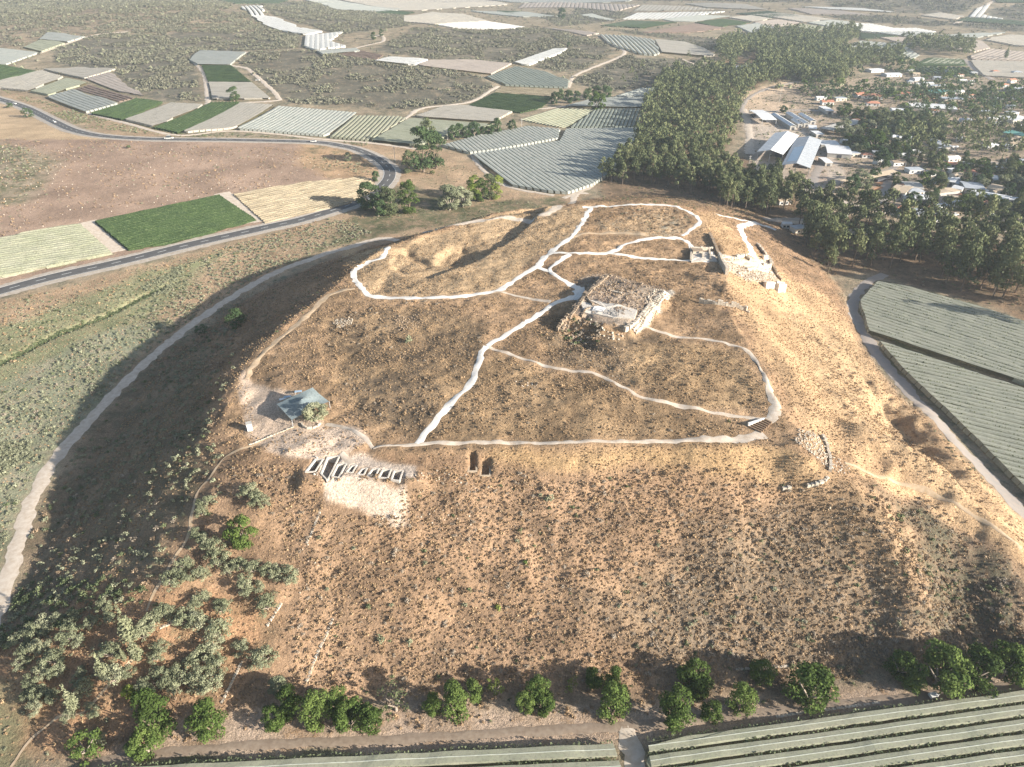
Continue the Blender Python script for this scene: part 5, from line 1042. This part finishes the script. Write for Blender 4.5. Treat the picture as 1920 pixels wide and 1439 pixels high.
stonewall('stone_wall', [(1062,598),(1052,610),(1044,622)], 1.6, 1.2, 'brownstone', 'low brown wall stub below the palace corner', 'wall', GW)
stonewall('stone_wall', [(1098,556),(1105,566),(1112,572)], .9, .8, 'brownstone', 'broken grey cross wall inside the palace', 'wall', GW)
stonewall('stone_wall', [(1150,548),(1165,551)], .8, .8, 'limestone', 'small pale wall scrap in the middle of the palace', 'wall', GW); stonewall('stone_wall', [(1090,596),(1098,582),(1108,578)], .8, .7, 'brownstone', 'low wall corner near the palace floor', 'wall', GW)
rubble('loose_stones', [(1100,548),(1140,516),(1245,545),(1200,590),(1150,572),(1098,560)], 1.5, .4, 1.2, 'brownstone'); rubble('loose_stones', [(1245,540),(1262,552),(1208,612),(1184,614)], .8, .4, 1.1, 'limestone')
rubble('loose_stones', [(1040,625),(1062,600),(1100,600),(1180,612),(1176,628),(1100,625),(1070,650)], 1.3, .4, 1.4, 'limestone')
def slabpoly(name, pts, lift, mat, label=None, cat=None, z=None, th=.25):
    q = dens(cast(pts)[:, :2] if z is None else P(pts, z), 5); c = q.mean(0); zz = max(hz(q[:, 0], q[:, 1])) if z is None else z
    V = [(*p, float(hz(*p)[0])+lift) for p in q]; mb = MB(); n = len(V); mb.v = V+[(v[0], v[1], v[2]-th-lift) for v in V]; mb.v.append((*c, float(hz(*c)[0])+lift)); 
    for i in range(n): j = (i+1) % n; mb.f.append((i, j, 2*n)); mb.f.append((i, n+i, n+j, j))
    o = mb.obj(name, M[mat]); tag(o, label, cat) if label else o.__setitem__('kind', 'structure'); return o
slabpoly('plaster_floor', [(1082,565),(1095,560),(1140,571),(1195,584),(1189,600),(1150,598),(1095,588)], .5, 'bag', 'pale plaster floor inside the ruined palace', 'floor')
slabpoly('plaster_floor', [(1114,577),(1135,580),(1130,588),(1110,584)], .6, 'whiteroof', 'small whitest patch of floor inside the palace', 'floor')
def rail(pts, label, z=None, h=1.1):
    q = cast(pts)[:, :2]; c = q[0]; zc = float(hz(*c)[0]); r = thing('handrail', label, 'railing', (c[0], c[1], zc), 0, 'railings of the ruin')
    for i in range(len(q)-1):
        a, b = q[i]-c, q[i+1]-c; za = float(hz(*q[i])[0])-zc; zb = float(hz(*q[i+1])[0])-zc
        for k in (h, h*.5): MB().tube((*a, za+k), (*b, zb+k), .06, .06, 4).obj('rail', M['dark'], r)
        n = max(1, int(np.linalg.norm(b-a)/2))
        for j in range(n+1): t = j/n; p = a+(b-a)*t; zz = za+(zb-za)*t; MB().box((p[0], p[1], zz-.1), (.12, .12, h+.15)).obj('post', M['dark'], r)
rail([(1126,563),(1140,567),(1140,572),(1126,568),(1126,563)], 'square dark railing, upper one on the palace floor'); rail([(1144,584),(1160,588),(1159,595),(1144,591),(1144,584)], 'square dark railing, lower one on the palace floor'); rail([(1115,584),(1144,590)], 'straight dark railing along the palace floor edge'); rail([(1168,582),(1168,588),(1160,587)], 'small dark railing at the right of the palace floor')
stonewall('stone_wall', [(1294,470),(1336,469)], 1.9, 1.0, 'limestone', 'pale back wall of the restored gate chamber', 'wall', GW); stonewall('stone_wall', [(1296,472),(1295,490)], 1.6, .9, 'limestone', 'left side wall of the restored gate chamber', 'wall', GW); stonewall('stone_wall', [(1316,471),(1317,486)], 1.5, .8, 'limestone', 'middle wall of the restored gate chamber', 'wall', GW); stonewall('stone_wall', [(1330,472),(1332,489)], 1.5, .8, 'limestone', 'right inner wall of the restored gate chamber', 'wall', GW)
MBh = cast([(1306,476)])[0]; rr = thing('gate_hut', 'small dark roofed hut inside the white gate chamber', 'hut', tuple(MBh), .05); MB().box((0, 0, 0), (4, 2.6, 1.8)).obj('wall', M['limestone'], rr); MB().box((0, 0, 1.8), (4.6, 3.2, .2)).obj('roof', M['brownstone'], rr); MB().box((0, -1.33, 0), (1.1, .1, 1.5)).obj('door', M['dark'], rr)
slabpoly('gate_floor', [(1296,474),(1338,473),(1345,492),(1296,493)], .4, 'bag')
stonewall('stone_wall', [(1330,440),(1338,458),(1345,475),(1350,482)], 1.6, 1.3, 'brownstone', 'long stone wall on the rim above the gate', 'wall', GW); stonewall('stone_wall', [(1347,485),(1354,500),(1362,516)], 3.0, 1.3, 'limestone', 'high wall dropping below the gate with a dark shaded side', 'wall', GW, ruin=.1)
stonewall('stone_wall', [(1350,482),(1390,489),(1420,494)], 0.7, .9, 'limestone', 'white curb wall along the gate ramp', 'wall', GW); slabpoly('ramp_floor', [(1352,486),(1400,491),(1445,497),(1440,506),(1400,500),(1356,493)], .5, 'limestone')
stonewall('stone_wall', [(1418,460),(1430,474),(1442,488),(1448,500)], 1.8, 1.0, 'limestone', 'outer wall curving beside the gate road', 'wall', GW); stonewall('stone_wall', [(1380,483),(1396,481),(1407,490)], 1.6, 1.0, 'limestone', 'square stub wall left of the gate road', 'wall', GW); stonewall('stone_wall', [(1430,486),(1443,492),(1444,503),(1430,500)], 2.2, 1.2, 'limestone', 'pale stone tower block at the gate corner', 'wall', GW)
stonewall('stone_wall', [(1400,506),(1440,512)], 1.2, 1.0, 'limestone', 'crumbling wall below the gate ramp', 'wall', GW); stonewall('stone_wall', [(1448,500),(1455,515),(1465,528)], 1.5, 1.0, 'brownstone', 'thin wall leading down to the white bastion', 'wall', GW)
stonewall('bastion', [(1433,539),(1452,540)], 2.6, 1.5, 'bag', 'white stone bastion face, left block', 'wall', GW, ruin=.03); stonewall('bastion', [(1455,545),(1469,546)], 3.6, 2.0, 'bag', 'white stone bastion face, right higher block', 'wall', GW, ruin=.03)
rubble('loose_stones', [(1350,490),(1450,500),(1465,530),(1400,530),(1360,510)], 1.5, .3, 1.2, 'limestone')
stonewall('retaining_wall', [(1310,568),(1340,570),(1370,575),(1395,582),(1405,588)], 2.0, 1.0, 'limestone', 'crumbling pale terrace wall on the right rim', 'wall', GW, ruin=.7)
# stone glacis, rubble and scattered blocks
rubble('stone_glacis', [(1481,803),(1510,803),(1540,820),(1562,850),(1566,878),(1558,878),(1540,860),(1512,835)], .75, .5, 1.0, 'limestone'); rubble('stone_rubble', [(1556,845),(1580,852),(1600,868),(1590,885),(1566,885),(1560,862)], 1.0, .3, .8, 'bag')
stonewall('stone_wall', [(1541,818),(1550,835),(1555,855),(1557,872),(1556,885)], 1.0, .9, 'limestone', 'pale stone edge wall beside the stone glacis', 'wall', GW); stonewall('stone_wall', [(1553,895),(1545,903),(1535,908),(1520,910),(1512,912)], .8, .9, 'limestone', 'curved chalky wall below the stone glacis', 'wall', GW, ruin=.7); stonewall('stone_wall', [(1466,918),(1484,914)], .7, .8, 'limestone', 'short chalky wall scrap left of the curved one', 'wall', GW)
rubble('scattered_stones', [(1545,925),(1600,935),(1590,965),(1540,955)], 2.0, .3, .9, 'limestone'); rubble('scattered_stones', [(770,960),(880,950),(900,980),(800,1000),(690,990)], 1.6, .2, .7, 'limestone'); rubble('scattered_stones', [(760,895),(860,880),(920,900),(960,900),(880,915),(790,920)], 1.5, .2, .8, 'limestone'); rubble('scattered_stones', [(1000,610),(1060,640),(1180,640),(1200,690),(1120,690),(1020,660)], 2.2, .3, 1.0, 'brownstone')
rubble('scattered_stones', [(730,595),(800,580),(790,610),(740,620)], 1.1, .2, .9, 'brownstone'); rubble('scattered_stones', [(612,600),(650,595),(662,602),(630,615)], .55, .3, .7, 'limestone'); rubble('scattered_stones', [(960,716),(1000,714),(1010,726),(970,728)], 1.3, .3, .8, 'bag'); rubble('scattered_stones', [(540,1090),(600,1000),(620,1010),(560,1110)], 2.0, .2, .7, 'limestone'); rubble('scattered_stones', [(1130,700),(1170,700),(1180,715),(1140,712)], 1.5, .3, .8, 'limestone')
for pts, l in [([(625,1160),(612,1190),(598,1220),(585,1250),(575,1280)], 'long thin line of pale stones running down the left front slope'), ([(455,1240),(440,1270),(425,1300),(415,1320)], 'line of pale stones beside the broad olive trees'), ([(528,1130),(510,1160),(500,1175)], 'short line of stones above the olive trees'), ([(600,960),(585,1000),(575,1020)], 'line of stones below the spoil slope'), ([(330,1160),(315,1172),(300,1178)], 'pale rock outcrop inside the olive grove'), ([(1380,1255),(1420,1254),(1480,1250)], 'faint line of stones at the foot of the slope'), ([(1455,1345),(1520,1335),(1580,1328),(1650,1318)], 'row of loose stones along the front farm track')]:
    stonewall('stone_line', pts, .35, .6, 'limestone', l, 'stone line', 'stone lines', bs=.5, ruin=.85)
rubble('field_stones', [(0,270),(330,280),(600,290),(640,330),(430,362),(150,415),(0,440)], 8, .2, 1.1, 'limestone')
# ------------------------------------------------------------------ dig squares
def trench(q, i, label):
    w = P(q, TZ); c = w.mean(0); zc = TZ; r = thing('excavation_square', label, 'excavation trench', (c[0], c[1], zc), 0, 'excavation squares in a row'); n = len(w)
    for k in range(n):
        a, b = w[k]-c, w[(k+1) % n]-c; d = b-a; L = np.linalg.norm(d); rz = math.atan2(d[1], d[0]); nn = np.array([d[1], -d[0]])/L; s = 1 if nn@((a+b)/2) > 0 else -1; m_ = (a+b)/2+nn*s*.2; th = .4
        MB().box((m_[0], m_[1], -3.4), (L+.5, th, 3.47+.03*k), rz).obj('baulk_wall', M['bag'], r)
    MB().poly([(*(p-c), -3.0) for p in w]).obj('pit_floor', M['sandfloor'], r)
M['sandfloor'] = plain('pit floor', (.34,.27,.20), (.25,.19,.14), 1.5, .1)
for i, q in enumerate(TR): trench(q, i, ['stony open trench at the left end of the dig', 'largest deep dark trench of the dig', 'narrow curved trench right of the largest one', 'first small square pit in the straight row of the dig', 'second small square pit in the straight row of the dig', 'middle square pit in the straight row of the dig', 'wide square pit, next to last in the dig row', 'square pit at the right end of the dig row'][i])
rubble('loose_stones', [(570,885),(590,858),(612,858),(600,892)], 1.1, .3, .9, 'bag')
for q, l in [([(878,880),(880,856),(892,856),(893,880)], 'old brown pit, left one below the long front path'), ([(900,886),(902,864),(918,864),(918,886)], 'old brown pit, right one below the long front path')]:
    w = P(q, 27); c = w.mean(0); zc = float(hz(*(w[0]+(w[0]-c)*.3))[0]); r = thing('old_pit', l, 'excavation trench', (c[0], c[1], zc))
    for k in range(4):
        a, b = w[k]-c, w[(k+1) % 4]-c; d = b-a; L = np.linalg.norm(d); m_ = (a+b)/2*1.08; MB().box((m_[0], m_[1], -2.5), (L+.5, .5, 2.75+.03*k), math.atan2(d[1], d[0])).obj('side_wall', M['tanroof'], r)
# ------------------------------------------------------------------ shade canopy, bench wall, box, steps
def canopy():
    lows = [(518,757,2.4),(520,752,2.6),(552,741,2.8),(586,727,5.0),(617,752,2.4),(560,781,2.4),(546,788,2.3)]
    edge = [(519,758,2.4),(552,742,3.0),(586,727,5.2),(600,740,3.2),(617,753,2.4),(580,770,3.4),(547,788,2.3),(532,772,3.2)]
    q = np.array([np.r_[cast([(x, y)], h)[0][:2], cast([(x, y)], h)[0][2]+h] for x, y, h in edge]); c = q.mean(0); gz = float(hz(c[0], c[1])[0]); r = thing('shade_canopy', 'grey green shade cloth canopy on poles beside a tree', 'canopy', (c[0], c[1], gz)); mb = MB()
    ctr = np.array([c[0], c[1], gz+4.2]); n = len(q); R_ = 7
    org = np.array([c[0], c[1], gz]); rings = []
    for k in range(R_+1):
        t = k/R_; rings.append([(ctr*(1-t)+q[i]*t-np.array([0, 0, math.sin(t*math.pi)*.55]))-org for i in range(n)])
    mb.v = [tuple(p) for rg in rings for p in rg]
    for k in range(R_):
        for i in range(n): j = (i+1) % n; mb.f.append((k*n+i, k*n+j, (k+1)*n+j, (k+1)*n+i))
    me = mb.mesh('shade_cloth', M['cloth'], True); link('shade_cloth', me, r)
    for i in (0, 2, 4, 6): p = q[i]-org; MB().tube((p[0], p[1], float(hz(q[i][0], q[i][1])[0])-gz-.2), tuple(p), .12, .1).obj('pole', M['steel'], r)
    MB().tube((0, 0, -.2), (0, 0, 4.25), .12, .1).obj('pole', M['steel'], r)
    for dx, dy, l, rz_ in ((531,752,'white folding table nearest the left corner of the shade canopy', .5), (560,738,'pale blue table under the upper edge of the shade canopy', .2), (540,748,'small blue table between the two others by the canopy', .3)):
        p = cast([(dx, dy)])[0]; t = thing('table', l, 'table', tuple(p), rz_, 'tables by the canopy'); MB().box((0, 0, .75), (2.2, 1.0, .08)).obj('tabletop', M['whiteroof' if 'white' in l else 'skylight'], t)
        for sx in (-.95, .95):
            for sy in (-.4, .4): MB().box((sx, sy, -.05), (.08, .08, .8)).obj('leg', M['steel'], t)
canopy()
stonewall('round_bench_wall', [(566,795),(568,801),(575,804),(586,804),(596,800),(600,795)], .7, .5, 'limestone', 'low curved stone bench wall round the tree by the canopy', 'wall')
p = cast([(469,806)])[0]; r = thing('water_tank', 'upright white tank standing alone on the pale plaza', 'tank', tuple(p), .4); MB().box((0, 0, 0), (1.5, 1.5, 2.3), 0, .97).obj('body', M['whiteroof'], r); MB().box((0, 0, 2.3), (1.7, 1.7, .15)).obj('lid', M['concrete'], r)
q = cast([(1402,799),(1432,789),(1446,797),(1428,812)]); c = q.mean(0); gz = c[2]; r = thing('stairway', 'wooden steps with a white side wall at the corner of the front path', 'steps', (c[0], c[1], gz))
a, b, d2 = q[0][:2]-c[:2], q[1][:2]-c[:2], q[3][:2]-c[:2]
e = b-a; rz = math.atan2(e[1], e[0]); m_ = (a+b)/2; MB().box((m_[0], m_[1], -.6), (np.linalg.norm(e), .5, 1.7), rz).obj('side_wall', M['whitewall'], r)
for k in range(7):
    t = k/6; s0 = a+(b-a)*t; dv = (q[2][:2]-c[:2]-b)*t+(d2-a)*(1-t); m_ = s0+dv*.5; MB().box((m_[0], m_[1], -.5), (.5, np.linalg.norm(dv), .75+k*.12), math.atan2(dv[1], dv[0])-math.pi/2).obj('step', M['wood'], r)
stonewall('log_edge', [(466,835),(500,822),(530,810),(552,801)], .35, .35, 'limestone', 'straight low kerb line crossing the pale plaza', 'kerb')
p = cast([(1149,1342)])[0]; r = thing('sign_board', 'white notice board under the tree at the dirt gap', 'sign', tuple(p), .2); MB().box((0, 0, 1.0), (2.2, .12, 1.3)).obj('board', M['whitewall'], r)
for s in (-.9, .9): MB().box((s, 0, -.2), (.12, .1, 1.3)).obj('post', M['steel'], r)
p = cast([(1748,1308)])[0]; r = thing('trailer', 'small white trailer on the front farm track near the big green trees', 'trailer', tuple(p), .2); MB().box((0, 0, .5), (1.9, 1.2, .7), 0, .95).obj('body', M['whitewall'], r)
for s in (-1, 1): MB().tube((0, s*.6, .35), (0, s*.75, .35), .35, .35, 10).obj('wheel', M['dark'], r)
MB().box((1.4, 0, .5), (.9, .12, .12)).obj('drawbar', M['steel'], r)
# ------------------------------------------------------------------ pine woods and village trees
def notin(p, marg=0):
    keep = np.ones(len(p), bool)
    for q in BLD:
        c = q.mean(0); qq = c+(q-c)*1.15; keep &= ~inside(p[:, 0], p[:, 1], qq)
    return p[keep]
PW = [(1125,345),(1160,290),(1195,240),(1215,180),(1240,150),(1330,135),(1420,125),(1480,140),(1560,135),(1580,165),(1480,155),(1400,185),(1385,215),(1370,260),(1345,300),(1385,345),(1450,352),(1480,385),(1430,400),(1340,368),(1210,352)]
p1 = notin(offields(offpaths(scatter(PW, 8.6, .9, seed=90), -1)))
PW2 = [(1480,390),(1640,418),(1800,440),(1990,480),(1990,660),(1920,580),(1800,550),(1640,500),(1560,505),(1510,450),(1480,425)]
p2 = notin(offields(offpaths(scatter(PW2, 10.5, .9, seed=91), 0)))
PW3 = [(1650,235),(1740,245),(1850,230),(1990,260),(1990,300),(1850,300),(1700,290),(1650,270)]
p1 = np.vstack([p1, notin(offpaths(scatter([(1335,362),(1400,350),(1480,356),(1500,388),(1475,402),(1430,404),(1350,388)], 8, .9, seed=96), 1)), notin(offpaths(scatter([(1490,405),(1540,400),(1570,520),(1545,515),(1500,450)], 9, .9, seed=97), 1))])
p3 = notin(offpaths(scatter(PW3, 13, .9, seed=92), 0))
pp = cull(np.vstack([p1, p2, p3]), .12); dd = np.linalg.norm(pp, axis=1); o_ = np.argsort(dd); pp = pp[o_]
rest = pp[290:]
zoneof = lambda x, y: ('dark green pine in the wood between the vineyard and the mound', 'pines of the right hand wood') if inside(np.array([x]), np.array([y]), cast(PW2)[:, :2])[0] else ('dark green pine in the dense wood behind the mound', 'pines of the dense wood')
Q2 = cast(PW2)[:, :2]
for i, (x, y) in enumerate(pp[:290]):
    i2 = inside(np.array([x]), np.array([y]), Q2)[0]; r = random.uniform(4.2, 6.6) if i2 else random.uniform(3.6, 5.2)
    tree('pine_tree', x, y, r, 'pine', 'pine', 'dark green pine among the wide spaced pines right of the gate' if i2 else 'dark green pine in the dense wood behind the mound', 'pine tree', 'pines right of the gate' if i2 else 'pines of the dense wood', random.uniform(1.25, 1.6))
FP = [rawmesh('pine', *crown('farpine', 700+i), FOL['pine']) for i in range(5)]
W4 = [[(1365,95),(1440,62),(1560,70),(1590,85),(1570,105),(1400,105)],[(1540,62),(1612,60),(1612,80),(1570,88)],[(1690,82),(1760,82),(1825,88),(1820,108),(1770,106),(1700,100)],[(1420,105),(1690,100),(1695,128),(1600,132),(1540,140),(1420,140)],[(1345,90),(1385,75),(1400,85),(1375,130),(1340,115)],[(1400,130),(1540,118),(1600,130),(1590,160),(1450,150)],[(1260,80),(1380,95),(1360,110),(1300,95)]]
fr = [rest]
for q in W4[:6]: fr.append(cull(scatter(q, 9.5, .9, seed=93), .1))
fr = offpaths(np.vstack(fr), 0)
instances('distant_pine_wood', fr, RNG.uniform(3.8, 5.6, len(fr)), RNG.integers(0, 5, len(fr)), FP, zs=1.4)
sp_ = cull(scatter([(1160,120),(1300,110),(1370,135),(1240,170),(1150,165)], 42, .9, seed=94), .1); instances('sparse_pine_wood', sp_, RNG.uniform(3, 4.2, len(sp_)), RNG.integers(0, 5, len(sp_)), FP, zs=1.5)
VT = [(1400,170),(1560,140),(1700,125),(1860,140),(1990,140),(1990,430),(1850,400),(1700,400),(1650,330),(1590,350),(1545,300),(1600,245),(1540,200),(1460,190)]
vt = notin(offields(offpaths(scatter(VT, 8.3, 1, clump=.25, cs=60, seed=95), 1))); vt = cull(vt, .08); RNG.shuffle(vt)
vs = np.argsort(np.linalg.norm(vt, axis=1)); vt = vt[vs]; vg = vt[275:]
instances('far_garden_foliage', vg, RNG.uniform(3.2, 5.6, len(vg)), RNG.integers(0, 6, len(vg)), [rawmesh('tree', *crown('lowshrub' if i % 2 else 'farpine', 800+i), FOL[('dark', 'pine', 'dark', 'olive', 'green', 'pine')[i]]) for i in range(6)], zs=1.1)
for x, y in vt[:275]:
    k, m_, l = random.choice([('round','dark','dark green leafy tree'),('round','dark','dark green leafy tree'),('round','pine','olive green garden tree'),('tall','pine','tall olive green garden tree'),('round','green','bright green garden tree'),('tall','dark','tall dark garden tree'),('round','olive','grey green garden tree')])
    tree('garden_tree', x, y, random.uniform(2.6, 5.6), k, m_, l+' between the village houses', 'tree', l+'s between the village houses', .95)
for cx, cy, w in [(1755,298,14),(1713,300,14),(1485,200,10),(1617,196,9),(1585,218,10)]: one(cx, cy, w, 'palm', 'euc', 'palm tree in the village beside a brown roofed house' if cy > 250 else 'small palm tree near the village road', 'palm tree', 'palms of the village' if cy > 250 else 'small palms of the village', 1, 'palm_tree')
for cx, cy, w, l in [(1598,345,30,'first'),(1622,340,24,'second'),(1612,330,22,'third'),(1640,328,22,'fourth'),(1655,300,30,'fifth'),(1580,238,26,'sixth'),(1685,225,26,'seventh'),(1640,265,34,'eighth'),(1470,205,12,'ninth')]: one(cx, cy, w, 'round', random.choice(['dark','olive','green']), f'wide garden tree beside the farm buildings, {l} of the wide ones', 'tree', 'wide trees by the farm buildings', .9, 'garden_tree')
for cx, cy, l in [(1878,300,'slim dark cypress at the right of the village, left one'),(1895,296,'slim dark cypress at the right of the village, right one'),(1889,97,'far slim tree in the ribbed pink plot')]: one(cx, cy, 8, 'cypress', 'dark', l, 'cypress', None, .8, 'cypress_tree')
# ------------------------------------------------------------------ light, air, sky
SUNAZ = math.atan2(.914, -.406)           # where the sun stands, clockwise from +y
EL = math.radians(18.8)
W_ = bpy.data.worlds.new('World'); sc.world = W_; W_.use_nodes = True; nt = W_.node_tree; nt.nodes.clear()
sk = nt.nodes.new('ShaderNodeTexSky'); sk.sky_type = 'NISHITA'; sk.sun_disc = False; sk.sun_elevation = EL; sk.sun_rotation = SUNAZ; sk.dust_density = 1.5
bg = nt.nodes.new('ShaderNodeBackground'); bg.inputs[1].default_value = SKY; wo = nt.nodes.new('ShaderNodeOutputWorld'); nt.links.new(sk.outputs[0], bg.inputs[0]); nt.links.new(bg.outputs[0], wo.inputs[0])
sl = bpy.data.lights.new('sun', 'SUN'); sl.energy = SUN; sl.angle = math.radians(.5); sl.color = (1, .94, .85); so = bpy.data.objects.new('sun', sl); COL.objects.link(so)
sd = Vector((.914*math.cos(EL), -.406*math.cos(EL), math.sin(EL))); so.rotation_euler = sd.to_track_quat('Z', 'Y').to_euler(); so.location = (200, -100, 300)
hm_ = bpy.data.materials.new('air'); hm_.use_nodes = True; n = hm_.node_tree; n.nodes.clear(); v = n.nodes.new('ShaderNodeVolumePrincipled'); v.inputs['Color'].default_value = (.80,.90,1,1); v.inputs['Density'].default_value = HAZE; v.inputs['Anisotropy'].default_value = .2
ho = n.nodes.new('ShaderNodeOutputMaterial'); n.links.new(v.outputs[0], ho.inputs['Volume'])
zl = float(H.min())-1; zt = max(float(H.max())+30, CAMH+6)
hb = MB().box((0, (GY[0]+GY[-1])/2, zl), (GX[-1]-GX[0]+60, GY[-1]-GY[0]+60, zt-zl)).obj('haze', hm_); hb['kind'] = 'stuff'
sc.view_settings.view_transform = 'Standard'; sc.view_settings.look = 'None'; sc.view_settings.exposure = EXPO; sc.view_settings.gamma = 1; sc.view_settings.use_curve_mapping = False
sc.cycles.volume_bounces = 0; sc.cycles.max_bounces = 4; sc.cycles.diffuse_bounces = 2; sc.cycles.transmission_bounces = 2; sc.cycles.use_denoising = True
